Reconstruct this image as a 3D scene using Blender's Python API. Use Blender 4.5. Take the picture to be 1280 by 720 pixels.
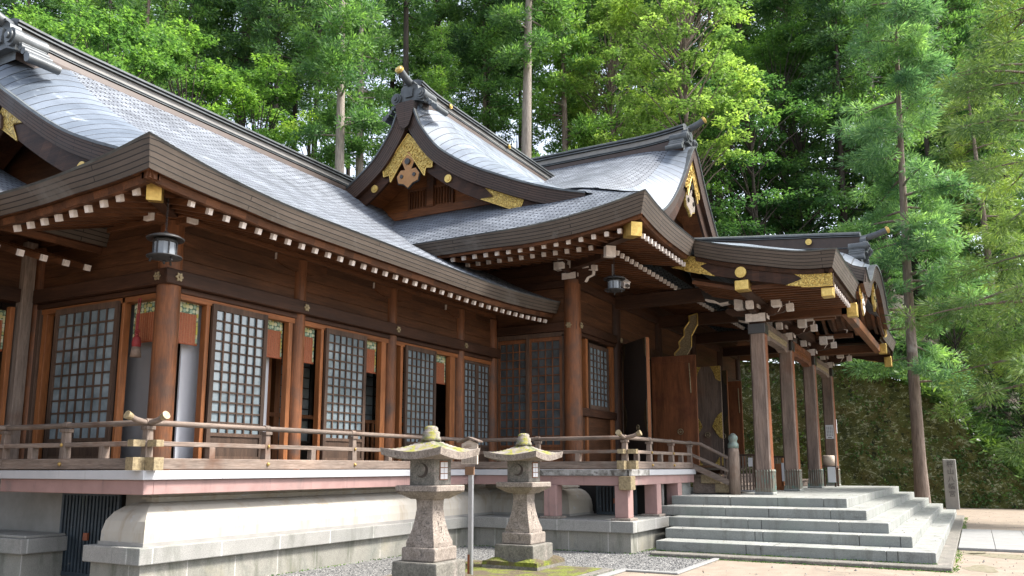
import bpy, math, random
import numpy as np
from mathutils import Vector, Matrix

for o in list(bpy.data.objects): bpy.data.objects.remove(o)
SC = bpy.context.scene
COL = SC.collection
R = math.radians

# ------------------------------------------------------------------ camera, sky, sun, exposure
cam = bpy.data.cameras.new('camera'); camo = bpy.data.objects.new('camera', cam); COL.objects.link(camo)
SC.camera = camo
cam.sensor_width = 36.0; cam.lens = 1033.6/1280*36; cam.shift_y = (417-360)/1280
cam.clip_end = 600; cam.clip_start = 0.1
camo.location = (0, 0, 1.5)
camo.rotation_euler = (R(90+9.2), 0, R(28.98-90))

SUN_EL, SUN_AZ = 52.0, -62.0          # azimuth of the sun measured from +X towards +Y
w = bpy.data.worlds.new("World"); SC.world = w; w.use_nodes = True
nt = w.node_tree; nt.nodes.clear()
sky = nt.nodes.new('ShaderNodeTexSky'); sky.sky_type = 'NISHITA'; sky.sun_disc = False
sky.sun_elevation = R(SUN_EL); sky.sun_rotation = R(90-SUN_AZ)
sky.air_density = 1.0; sky.dust_density = 4.0; sky.ozone_density = 1.0; sky.altitude = 500
bg = nt.nodes.new('ShaderNodeBackground'); bg.inputs[1].default_value = 0.15
wo = nt.nodes.new('ShaderNodeOutputWorld')
hs = nt.nodes.new('ShaderNodeHueSaturation'); hs.inputs['Saturation'].default_value = .5     # thin high cloud
nt.links.new(sky.outputs[0], hs.inputs['Color']); nt.links.new(hs.outputs[0], bg.inputs[0]); nt.links.new(bg.outputs[0], wo.inputs[0])
sl = bpy.data.lights.new('sun', 'SUN'); sl.energy = 2.9; sl.angle = R(12); sl.color = (1.0, 0.95, 0.88)
so = bpy.data.objects.new('sun', sl); COL.objects.link(so)
d = Vector((math.cos(R(SUN_AZ))*math.cos(R(SUN_EL)), math.sin(R(SUN_AZ))*math.cos(R(SUN_EL)), math.sin(R(SUN_EL))))
so.rotation_euler = d.to_track_quat('Z', 'Y').to_euler(); so.location = d*60
SC.view_settings.view_transform = 'Standard'; SC.view_settings.look = 'None'
SC.view_settings.gamma = 1.0; SC.view_settings.exposure = 1.8
SC.view_settings.use_curve_mapping = False
SC.cycles.use_denoising = True
SC.cycles.max_bounces = 10; SC.cycles.diffuse_bounces = 6; SC.cycles.glossy_bounces = 3
SC.cycles.transmission_bounces = 4; SC.cycles.transparent_max_bounces = 8
SC.cycles.sample_clamp_indirect = 6

# ------------------------------------------------------------------ materials
def new_mat(name):
    m = bpy.data.materials.new(name); m.use_nodes = True
    t = m.node_tree; t.nodes.clear()
    out = t.nodes.new('ShaderNodeOutputMaterial'); b = t.nodes.new('ShaderNodeBsdfPrincipled')
    t.links.new(b.outputs[0], out.inputs[0])
    return m, t, b
def ramp(t, fac, stops):
    r = t.nodes.new('ShaderNodeValToRGB'); e = r.color_ramp.elements
    while len(e) > 1: e.remove(e[-1])
    e[0].position = stops[0][0]; e[0].color = (*stops[0][1], 1)
    for p, c in stops[1:]:
        x = e.new(p); x.color = (*c, 1)
    t.links.new(fac, r.inputs[0]); return r.outputs[0]
def coords(t, scale=(1, 1, 1), uv=False, rot=(0, 0, 0)):
    tc = t.nodes.new('ShaderNodeTexCoord'); mp = t.nodes.new('ShaderNodeMapping')
    mp.inputs['Scale'].default_value = scale; mp.inputs['Rotation'].default_value = rot
    t.links.new(tc.outputs['UV' if uv else 'Object'], mp.inputs[0]); return mp.outputs[0]
def noise(t, vec, s, det=6, rough=.6, dist=0):
    n = t.nodes.new('ShaderNodeTexNoise'); n.inputs['Scale'].default_value = s
    n.inputs['Detail'].default_value = det; n.inputs['Roughness'].default_value = rough
    n.inputs['Distortion'].default_value = dist
    t.links.new(vec, n.inputs['Vector']); return n.outputs[0]
def mixc(t, fac, a, b, mode='MIX'):
    n = t.nodes.new('ShaderNodeMix'); n.data_type = 'RGBA'; n.blend_type = mode
    for i, v in ((0, fac), (6, a), (7, b)):
        if hasattr(v, 'links') or hasattr(v, 'is_linked'): t.links.new(v, n.inputs[i])
        elif i == 0: n.inputs[0].default_value = v
        else: n.inputs[i].default_value = (*v, 1)
    return n.outputs[2]
def bump(t, b, h, strength, dist=.01):
    n = t.nodes.new('ShaderNodeBump'); n.inputs['Strength'].default_value = strength
    n.inputs['Distance'].default_value = dist
    t.links.new(h, n.inputs['Height']); t.links.new(n.outputs[0], b.inputs['Normal']); return n
def simple(name, c1, c2=None, s=6, rough=.7, metal=0, bs=.3, bd=.01, scale=(1, 1, 1), patch=None, pf=.5, ps=.6, spec=.5):
    m, t, b = new_mat(name); v = coords(t, scale)
    n = noise(t, v, s); c2 = c2 or tuple(x*.7 for x in c1)
    c = ramp(t, n, [(.3, c2), (.7, c1)])
    if patch:
        n2 = noise(t, coords(t), ps, 5, .65, .4)
        f = ramp(t, n2, [(pf, (0, 0, 0)), (pf+.12, (1, 1, 1))])
        c = mixc(t, f, c, patch)
    t.links.new(c, b.inputs['Base Color'])
    b.inputs['Roughness'].default_value = rough; b.inputs['Metallic'].default_value = metal
    b.inputs['Specular IOR Level'].default_value = spec
    if bs: bump(t, b, n, bs, bd)
    return m
def wood(name, c1, c2, axis, rough=.6, bs=.35, patch=None, pf=.55, ps=1.2, island=.25):
    sc = {'x': (.9, 14, 14), 'y': (14, .9, 14), 'z': (14, 14, .9)}[axis]
    m, t, b = new_mat(name)
    v = coords(t, sc)
    n = noise(t, v, 2.2, 8, .65, .5)
    n3 = noise(t, v, 9, 4, .6)
    c = ramp(t, n, [(.3, c2), (.5, tuple((p+q)/2 for p, q in zip(c1, c2))), (.68, c1)])
    c = mixc(t, .35, c, ramp(t, n3, [(.35, c2), (.65, c1)]))
    pn = noise(t, coords(t), ps, 4, .6)
    if patch: c = mixc(t, ramp(t, pn, [(pf, (0, 0, 0)), (pf+.18, (1, 1, 1))]), c, patch)
    big = noise(t, coords(t, {'x': (.35, 2, 2), 'y': (2, .35, 2), 'z': (2, 2, .35)}[axis]), 1.6, 5, .65, .4)
    c = mixc(t, 1, c, ramp(t, big, [(.32, (.62, .64, .66)), (.52, (1, 1, 1)), (.70, (1.35, 1.30, 1.26))]), 'MULTIPLY')
    g = t.nodes.new('ShaderNodeNewGeometry')
    f = ramp(t, g.outputs['Random Per Island'], [(0, (1-island,)*3), (1, (1+island,)*3)])
    c = mixc(t, 1.0, c, f, 'MULTIPLY')
    t.links.new(c, b.inputs['Base Color']); b.inputs['Roughness'].default_value = rough
    b.inputs['Specular IOR Level'].default_value = .22
    bump(t, b, n3, bs*1.4, .006)
    return m
def brickmat(name, c1, c2, mortar, bw, rh, ms, rough=.5, metal=0, bs=.4, bd=.01, offs=.5, spec=.5, weather=None, tone=.3, msmooth=.1, rot=(0,0,0), uvw=True, woodish=False):
    m, t, b = new_mat(name)
    v = coords(t, (1, 1, 1), uv=uvw, rot=rot)
    k = t.nodes.new('ShaderNodeTexBrick'); t.links.new(v, k.inputs['Vector'])
    k.inputs['Scale'].default_value = 1; k.inputs['Brick Width'].default_value = bw
    k.inputs['Row Height'].default_value = rh; k.inputs['Mortar Size'].default_value = ms
    k.inputs['Mortar Smooth'].default_value = msmooth; k.offset = offs
    k.inputs['Color1'].default_value = (*c1, 1); k.inputs['Color2'].default_value = (*c2, 1)
    k.inputs['Mortar'].default_value = (*mortar, 1); k.inputs['Bias'].default_value = 0
    c = k.outputs[0]
    n = noise(t, coords(t), 1.3, 6, .65, .3)
    c = mixc(t, 1, c, ramp(t, n, [(.3, (1-tone,)*3), (.7, (1+tone,)*3)]), 'MULTIPLY')
    if weather:
        n2 = noise(t, coords(t, weather[3] if len(weather) > 3 else (1, 1, 1)), weather[2], 6, .7, .6)
        c = mixc(t, ramp(t, n2, [(weather[1], (0, 0, 0)), (weather[1]+.15, (1, 1, 1))]), c, weather[0])
    t.links.new(c, b.inputs['Base Color'])
    n3 = noise(t, coords(t), 40, 3, .6)
    rr = ramp(t, n, [(.3, (max(rough-.1, .05),)*3), (.7, (min(rough+.12, 1),)*3)])
    t.links.new(rr, b.inputs['Roughness'])
    b.inputs['Metallic'].default_value = metal; b.inputs['Specular IOR Level'].default_value = spec
    inv = t.nodes.new('ShaderNodeMath'); inv.operation = 'SUBTRACT'; inv.inputs[0].default_value = 1
    t.links.new(k.outputs['Fac'], inv.inputs[1])
    ad = t.nodes.new('ShaderNodeMath'); ad.operation = 'MULTIPLY_ADD'
    t.links.new(n3, ad.inputs[0]); ad.inputs[1].default_value = .25; t.links.new(inv.outputs[0], ad.inputs[2])
    bump(t, b, ad.outputs[0], bs, bd)
    return m

MT = {}
MT['tile'] = brickmat('roof_shingle', (.135, .15, .175), (.235, .26, .295), (.02, .024, .032), .24, .080, .017, .62, .05, 1.0, .02, tone=.28, spec=.35, weather=((.21, .235, .25), .6, 1.1))
MT['sheet'] = brickmat('roof_sheet', (.090, .112, .142), (.135, .16, .195), (.02, .024, .028), 3.2, .235, .012, .52, .15, .5, .012, tone=.25, weather=((.38, .42, .44), .6, 1.6))
MT['layers'] = brickmat('layered_eave', (0.068, 0.053, 0.041), (0.087, 0.068, 0.054), (0.012, 0.009, 0.007), 5.2, .066, .007, .62, .0, .6, .01, tone=.25, spec=.35, weather=((0.106, 0.095, 0.083), .56, .9))
MT['barge'] = brickmat('layered_barge', (0.049, 0.031, 0.023), (0.064, 0.040, 0.031), (0.009, 0.005, 0.004), .9, .05, .006, .6, .0, .6, .01, tone=.3, spec=.35)
MT['ridge'] = simple('ridge_copper', (.10, .11, .115), (.05, .056, .06), 5, .46, .35, .25, patch=(.15, .165, .165), pf=.55)
MT['ridge_light'] = simple('ridge_band', (.21, .20, .185), (.14, .135, .125), 5, .5, .1, .15)
MT['ridge_brown'] = simple('ridge_brown', (.052, .031, .022), (.030, .019, .014), 5, .5, .1, .15)
MT['ridge_dark'] = simple('ridge_dark', (.03, .033, .033), (.015, .018, .018), 5, .4, .3, .1)
for ax in 'xyz':
    MT['dark_'+ax] = wood('dark_wood_'+ax, (.058, .026, .014), (.017, .008, .005), ax, .55)
    MT['wall_'+ax] = wood('wall_wood_'+ax, (.098, .043, .020), (.030, .0130, .007), ax, .55, island=.35)
    MT['under_'+ax] = wood('rafter_wood_'+ax, (.125, .051, .022), (.042, .017, .008), ax, .6, island=.35)
    MT['red_'+ax] = wood('red_wood_'+ax, (.28, .108, .038), (.12, .043, .017), ax, .5)
    MT['pillar_'+ax] = wood('pillar_wood_'+ax, (.215, .083, .034), (.075, .032, .016), ax, .5, patch=(.065, .042, .032), pf=.50, ps=1.4)
    MT['grey_'+ax] = wood('weathered_wood_'+ax, (.215, .170, .140), (.075, .055, .044), ax, .75, patch=(.11, .065, .045), pf=.55, ps=1.6)
    MT['frame_'+ax] = wood('frame_wood_'+ax, (.095, .060, .042), (.038, .023, .016), ax, .65)
MT['porch_pillar'] = wood('porch_pillar_wood', (.205, .155, .128), (.085, .057, .043), 'z', .6, patch=(.12, .065, .045), pf=.55, ps=.9)
MT['porch_edge'] = wood('porch_pillar_edge', (.26, .092, .04), (.11, .042, .02), 'z', .5)
MT['cream'] = simple('lime_white_paint', (0.686, 0.624, 0.574), (0.499, 0.437, 0.400), 14, .6, 0, .1)
MT['white'] = simple('white_edge', (0.427, 0.427, 0.440), (0.372, 0.378, 0.392), 3, .55, 0, .08, patch=(0.378, 0.378, 0.372), pf=.66, ps=2.5)
MT['white_worn'] = simple('worn_white_edge', (0.378, 0.372, 0.358), (0.083, 0.076, 0.062), 9, .7, 0, .2, patch=(0.069, 0.062, 0.052), pf=.50, ps=5)
MT['plaster'] = simple('lime_plaster', (0.388, 0.365, 0.321), (0.334, 0.307, 0.260), 2.2, .8, 0, .1, patch=(0.401, 0.415, 0.441), pf=.62, ps=3.5)
def stain(m, col, sc, lo, amt=.6, s0=2.0):
    t = m.node_tree; b = next(n for n in t.nodes if n.type == 'BSDF_PRINCIPLED'); src = b.inputs['Base Color'].links[0].from_socket
    n = noise(t, coords(t, sc), s0, 7, .7, .3); f = ramp(t, n, [(lo, (0, 0, 0)), (lo+.16, (amt,)*3)])
    t.links.new(mixc(t, f, src, col), b.inputs['Base Color'])
stain(MT['plaster'], (.26, .21, .14), (2.2, 2.2, .25), .50, .6); stain(MT['plaster'], (.22, .235, .26), (1.5, 1.5, 2.2), .62, .8, 2.6)
stain(MT['white'], (.24, .23, .21), (2.5, 2.5, .5), .60, .7)
MT['pink'] = simple('pink_paint', (.315, .195, .178), (.245, .15, .137), 3.5, .65, 0, .15, patch=(.19, .145, .135), pf=.56, ps=1.2)
stain(MT['pink'], (.13, .09, .085), (3, 3, .35), .56, .7)
MT['granite'] = brickmat('granite_block', (0.200, 0.200, 0.186), (0.248, 0.241, 0.224), (0.378, 0.372, 0.344), 1.05, 3.0, .012, .8, 0, .25, .01, tone=.15, weather=((0.186, 0.193, 0.172), .56, 2.2), uvw=True)
MT['granite_low'] = brickmat('granite_wall', (0.186, 0.182, 0.155), (0.241, 0.230, 0.200), (0.344, 0.330, 0.303), .78, 3.0, .010, .85, 0, .25, .01, tone=.2, weather=((0.151, 0.158, 0.138), .56, 1.6))
MT['granite_green'] = brickmat('granite_step', (0.186, 0.196, 0.182), (0.248, 0.251, 0.234), (0.041, 0.041, 0.038), 2.3, 3.0, .008, .75, 0, .3, .01, tone=.16, weather=((0.107, 0.110, 0.100), .56, 1.7, (1, 1, 2.5)))
def speckle(m, s=90, amt=.25):
    t = m.node_tree; b = next(n for n in t.nodes if n.type == 'BSDF_PRINCIPLED')
    src = b.inputs['Base Color'].links[0].from_socket
    n = noise(t, coords(t), s, 2, .9)
    c = mixc(t, 1.0, src, ramp(t, n, [(.35, (1-amt,)*3), (.65, (1+amt,)*3)]), 'MULTIPLY')
    t.links.new(c, b.inputs['Base Color'])
for k in ('granite', 'granite_low', 'granite_green'): speckle(MT[k])
stain(MT['granite_low'], (.085, .09, .065), (1.6, 1.6, .45), .50, .75); stain(MT['granite_low'], (.30, .27, .19), (.9, .9, .9), .56, .5, 1.3); stain(MT['granite_green'], (.085, .085, .07), (2.2, 2.2, .25), .53, .7); stain(MT['granite_green'], (.17, .20, .17), (.7, .7, .7), .52, .5, 1.4); stain(MT['granite'], (.11, .115, .095), (1.6, 1.6, .5), .54, .6)
MT['concrete'] = simple('concrete', (0.275, 0.265, 0.248), (0.206, 0.200, 0.186), 4, .85, 0, .2)
MT['tan_stone'] = simple('weathered_stone', (0.255, 0.217, 0.186), (0.138, 0.114, 0.093), 7, .9, 0, .6, .012, patch=(0.089, 0.076, 0.065), pf=.58, ps=7)
MT['grey_stone'] = simple('grey_stone', (0.165, 0.155, 0.131), (0.093, 0.086, 0.074), 9, .9, 0, .5, .01, patch=(0.200, 0.172, 0.151), pf=.56, ps=4)
def moss_top():
    m, t, b = new_mat('mossy_roof_stone')
    n = noise(t, coords(t), 9, 8, .7); c = ramp(t, n, [(.3, (.11, .095, .085)), (.65, (.26, .23, .20))])
    n2 = noise(t, coords(t), 5.5, 7, .75, .5)
    g = t.nodes.new('ShaderNodeNewGeometry'); sx = t.nodes.new('ShaderNodeSeparateXYZ'); t.links.new(g.outputs['Normal'], sx.inputs[0])
    c = mixc(t, ramp(t, n2, [(.50, (0, 0, 0)), (.57, (1, 1, 1))]), c, (.20, .19, .03))
    n4 = noise(t, coords(t), 3.0, 6, .7)
    c = mixc(t, ramp(t, n4, [(.54, (0, 0, 0)), (.62, (1, 1, 1))]), c, (.085, .10, .035))
    t.links.new(c, b.inputs['Base Color']); b.inputs['Roughness'].default_value = .95
    bump(t, b, n, .8, .02); return m
MT['mossy'] = moss_top()
MT['moss'] = simple('moss', (.17, .19, .018), (.06, .075, .012), 22, 1, 0, 1, .03, patch=(.085, .065, .038), pf=.44, ps=2.6)
MT['moss_earth'] = simple('mossy_earth', (.10, .095, .045), (.20, .17, .125), 9, 1, 0, .6, .02)
MT['gold'] = None
def goldmat():
    m, t, b = new_mat('gilt_metal')
    vo = t.nodes.new('ShaderNodeTexVoronoi'); vo.feature = 'DISTANCE_TO_EDGE'; vo.inputs['Scale'].default_value = 15
    nz = t.nodes.new('ShaderNodeTexNoise'); nz.inputs['Scale'].default_value = 9
    v = coords(t); t.links.new(v, nz.inputs['Vector'])
    vv = t.nodes.new('ShaderNodeVectorMath'); vv.operation = 'MULTIPLY_ADD'; vv.inputs[1].default_value = (.25,)*3
    t.links.new(nz.outputs['Color'], vv.inputs[0]); t.links.new(v, vv.inputs[2]); t.links.new(vv.outputs[0], vo.inputs['Vector'])
    f = ramp(t, vo.outputs['Distance'], [(.0, (.16, .10, .02)), (.04, (.22, .14, .03)), (.09, (.46, .32, .08)), (.4, (.60, .43, .12))])
    t.links.new(f, b.inputs['Base Color']); b.inputs['Metallic'].default_value = .5; b.inputs['Roughness'].default_value = .38
    bump(t, b, vo.outputs['Distance'], .8, .02); return m
MT['gold'] = goldmat()
MT['gold_plain'] = simple('gilt_plain', (.66, .47, .15), (.42, .28, .07), 16, .36, .65, .25)
MT['bronze'] = simple('old_brass', (.36, .29, .17), (.17, .13, .075), 26, .5, .35, .8, .01)
MT['verdigris'] = simple('verdigris', (.15, .215, .19), (.12, .12, .10), 9, .6, .25, .3, scale=(1, 1, .5))
MT['shoe'] = simple('old_bronze_shoe', (.20, .22, .18), (.14, .10, .07), 7, .55, .35, .3, patch=(.10, .20, .17), pf=.52, ps=5)
MT['lantern_metal'] = simple('blackened_bronze', (.035, .034, .034), (.016, .016, .017), 20, .55, .4, .3)
MT['glass'] = simple('frosted_glass', (0.168, 0.184, 0.200), (0.120, 0.136, 0.152), 3, .25, 0, 0)
MT['lacquer'] = simple('old_lacquer', (.025, .018, .014), (.012, .009, .007), 6, .35, 0, .1)
MT['iron'] = simple('painted_iron', (.055, .075, .095), (.03, .04, .05), 5, .45, .3, .3, patch=(.20, .19, .18), pf=.62, ps=9)
MT['gravel'] = None
def gravelmat(name, cols, s, bs):
    m, t, b = new_mat(name)
    vo = t.nodes.new('ShaderNodeTexVoronoi'); vo.inputs['Scale'].default_value = s
    t.links.new(coords(t), vo.inputs['Vector'])
    sx = t.nodes.new('ShaderNodeSeparateColor'); t.links.new(vo.outputs['Color'], sx.inputs[0])
    c = ramp(t, sx.outputs[0], cols)
    c = mixc(t, .6, c, mixc(t, 1, c, ramp(t, vo.outputs['Distance'], [(.2, (1.2,)*3), (.75, (.25,)*3)]), 'MULTIPLY'))
    t.links.new(c, b.inputs['Base Color']); b.inputs['Roughness'].default_value = .9
    inv = t.nodes.new('ShaderNodeMath'); inv.operation = 'SUBTRACT'; inv.inputs[0].default_value = 1; t.links.new(vo.outputs['Distance'], inv.inputs[1])
    bump(t, b, inv.outputs[0], bs, .02); return m
MT['gravel'] = gravelmat('gravel', [(0, (.07, .07, .072)), (.5, (.16, .16, .155)), (1, (.30, .295, .28))], 38, .9)
MT['sand'] = simple('sandy_earth', (.245, .198, .152), (.18, .142, .106), 3.0, .95, 0, .5, .02, patch=(.15, .124, .095), pf=.57, ps=.8)
speckle(MT['sand'], 60, .22); speckle(MT['tan_stone'], 45, .35); speckle(MT['grey_stone'], 45, .35)
MT['paving'] = simple('pale_paving', (0.227, 0.227, 0.220), (0.186, 0.186, 0.179), 6, .8, 0, .1)
MT['soil'] = simple('forest_floor', (0.051, 0.033, 0.021), (0.018, 0.013, 0.008), 2.5, 1, 0, .8, .1, patch=(0.021, 0.033, 0.012), pf=.5, ps=.35)
MT['bark'] = simple('cedar_bark', (0.230, 0.178, 0.144), (0.098, 0.071, 0.057), 3, .95, 0, .9, .03, scale=(6, 6, .7), patch=(0.322, 0.287, 0.253), pf=.56, ps=.6)
MT['bark_pale'] = simple('pale_bark', (.33, .29, .25), (.17, .14, .12), 3, .95, 0, .9, .03, scale=(6, 6, .7), patch=(.16, .18, .12), pf=.6, ps=.5)
MT['bark_dark'] = simple('dark_bark', (.07, .055, .045), (.03, .024, .02), 3, .95, 0, .6, .03, scale=(6, 6, .7))
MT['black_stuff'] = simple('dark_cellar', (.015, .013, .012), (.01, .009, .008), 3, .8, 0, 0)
MT['orange'] = simple('varnished_wood', (.36, .175, .05), (.24, .11, .03), 6, .5, 0, .1)
MT['interior'] = simple('inner_wall', (.055, .035, .024), (.03, .02, .014), 2, .7, 0, .1)
MT['inner_grey'] = simple('inner_plaster', (.16, .155, .155), (.13, .125, .125), 1.5, .8, 0, .05)
MT['inner_white'] = simple('inner_paper', (0.496, 0.512, 0.544), (0.440, 0.448, 0.480), 1.5, .8, 0, .05)
def blindmat():
    m, t, b = new_mat('reed_blind')
    wv = t.nodes.new('ShaderNodeTexWave'); wv.bands_direction = 'Z'; wv.inputs['Scale'].default_value = 30
    wv.inputs['Distortion'].default_value = .3; t.links.new(coords(t), wv.inputs['Vector'])
    n = noise(t, coords(t, (6, 6, 40)), 3, 4)
    c = ramp(t, n, [(.3, (.22, .05, .016)), (.7, (.40, .115, .04))])
    c = mixc(t, 1, c, ramp(t, wv.outputs[0], [(.1, (.4,)*3), (.6, (1,)*3)]), 'MULTIPLY')
    t.links.new(c, b.inputs['Base Color']); b.inputs['Roughness'].default_value = .6
    bump(t, b, wv.outputs[0], .5, .004); return m
MT['blind'] = blindmat(); MT['thread'] = simple('linen_thread', (.42, .24, .13), (.30, .16, .08), 20, .7, 0, 0)
def brocademat():
    m, t, b = new_mat('brocade')
    vo = t.nodes.new('ShaderNodeTexVoronoi'); vo.inputs['Scale'].default_value = 17; vo.inputs['Randomness'].default_value = .35
    t.links.new(coords(t), vo.inputs['Vector'])
    sx = t.nodes.new('ShaderNodeSeparateColor'); t.links.new(vo.outputs['Color'], sx.inputs[0])
    c = ramp(t, sx.outputs[0], [(0, (.30, .34, .16)), (.35, (.42, .42, .32)), (.6, (.36, .30, .04)), (.85, (.20, .28, .20))])
    c = mixc(t, ramp(t, vo.outputs['Distance'], [(.5, (0, 0, 0)), (.58, (1, 1, 1))]), c, (.06, .10, .06))
    t.links.new(c, b.inputs['Base Color']); b.inputs['Roughness'].default_value = .7; return m
MT['brocade'] = brocademat()
MT['cord_red'] = simple('red_cord', (.24, .02, .02), (.15, .012, .012), 20, .7, 0, .2)
MT['tassel_white'] = simple('white_silk', (.20, .14, .10), (.12, .08, .06), 20, .7, 0, .2)
MT['paper'] = simple('white_paper', (0.576, 0.584, 0.608), (0.528, 0.536, 0.560), 3, .6, 0, 0)
MT['worn_ink'] = simple('worn_ink', (.13, .125, .12), (.09, .085, .08), 20, .8, 0, 0)
MT['ink'] = simple('ink', (.04, .035, .035), (.02, .02, .02), 5, .6, 0, 0)
MT['board_wood'] = simple('pale_board', (.50, .42, .34), (.38, .31, .25), 5, .7, 0, .2, scale=(1, 1, 8))
MT['brown_ink'] = simple('brown_ink', (.20, .11, .06), (.15, .08, .04), 5, .7, 0, 0)
MT['steel'] = simple('galvanised_steel', (.42, .43, .45), (.32, .33, .35), 8, .35, .7, .1)
MT['rust'] = simple('red_primer', (.30, .09, .04), (.18, .06, .03), 8, .7, .1, .2)
def panemat(name='opal_glass', a=(.11, .14, .155), c=(.20, .24, .26)):
    m, t, b = new_mat(name)
    n = noise(t, coords(t), 3.1, 5)
    t.links.new(ramp(t, n, [(.36, a), (.62, c)]), b.inputs['Base Color'])
    b.inputs['Roughness'].default_value = .09; b.inputs['Specular IOR Level'].default_value = .8
    bump(t, b, noise(t, coords(t), 5, 2), .05, .01); return m
MT['pane'] = panemat(); MT['pane_dark'] = panemat('shaded_opal_glass', (.035, .042, .045), (.07, .08, .085))
def leafmat(name, lo, hi, trans=.42, tipc=None):
    m, t, b = new_mat(name)
    out = next(n for n in t.nodes if n.type == 'OUTPUT_MATERIAL')
    g = t.nodes.new('ShaderNodeNewGeometry'); oi = t.nodes.new('ShaderNodeObjectInfo')
    c = ramp(t, g.outputs['Random Per Island'], [(0, lo), (.6, tuple((a+b_)/2 for a, b_ in zip(lo, hi))), (1, hi)])
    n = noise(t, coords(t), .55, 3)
    c = mixc(t, 1, c, ramp(t, n, [(.34, (.50, .60, .70)), (.52, (1, 1, 1)), (.68, (1.55, 1.4, 1.0))]), 'MULTIPLY')  # clump tint: yellow-lit tips and dark gaps put into the leaf colour
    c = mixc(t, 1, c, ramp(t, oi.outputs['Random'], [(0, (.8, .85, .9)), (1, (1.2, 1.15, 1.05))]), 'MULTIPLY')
    t.links.new(c, b.inputs['Base Color']); b.inputs['Roughness'].default_value = .55
    b.inputs['Specular IOR Level'].default_value = .25
    tr = t.nodes.new('ShaderNodeBsdfTranslucent'); mx = t.nodes.new('ShaderNodeMixShader'); mx.inputs[0].default_value = trans
    t.links.new(mixc(t, 1, c, (1.35, 1.45, .8), 'MULTIPLY'), tr.inputs[0])
    t.links.new(b.outputs[0], mx.inputs[1]); t.links.new(tr.outputs[0], mx.inputs[2]); t.links.new(mx.outputs[0], out.inputs[0])
    return m
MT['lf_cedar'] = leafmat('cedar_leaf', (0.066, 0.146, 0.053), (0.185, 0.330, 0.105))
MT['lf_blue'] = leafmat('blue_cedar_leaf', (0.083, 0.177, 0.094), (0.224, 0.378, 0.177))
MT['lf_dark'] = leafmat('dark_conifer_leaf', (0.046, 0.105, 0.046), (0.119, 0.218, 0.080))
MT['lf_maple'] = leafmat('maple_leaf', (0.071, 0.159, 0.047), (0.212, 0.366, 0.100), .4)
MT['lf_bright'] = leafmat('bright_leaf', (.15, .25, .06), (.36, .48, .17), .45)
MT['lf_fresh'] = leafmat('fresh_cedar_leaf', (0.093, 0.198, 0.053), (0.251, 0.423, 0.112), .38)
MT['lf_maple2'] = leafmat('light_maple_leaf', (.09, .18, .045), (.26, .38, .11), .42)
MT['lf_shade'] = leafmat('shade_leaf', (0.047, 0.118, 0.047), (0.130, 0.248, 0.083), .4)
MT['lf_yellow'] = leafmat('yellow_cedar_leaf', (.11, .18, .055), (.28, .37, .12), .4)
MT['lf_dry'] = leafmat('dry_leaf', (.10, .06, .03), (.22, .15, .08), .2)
MT['lf_ground'] = leafmat('ground_leaf', (0.035, 0.083, 0.024), (0.142, 0.236, 0.071), .3)

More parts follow.
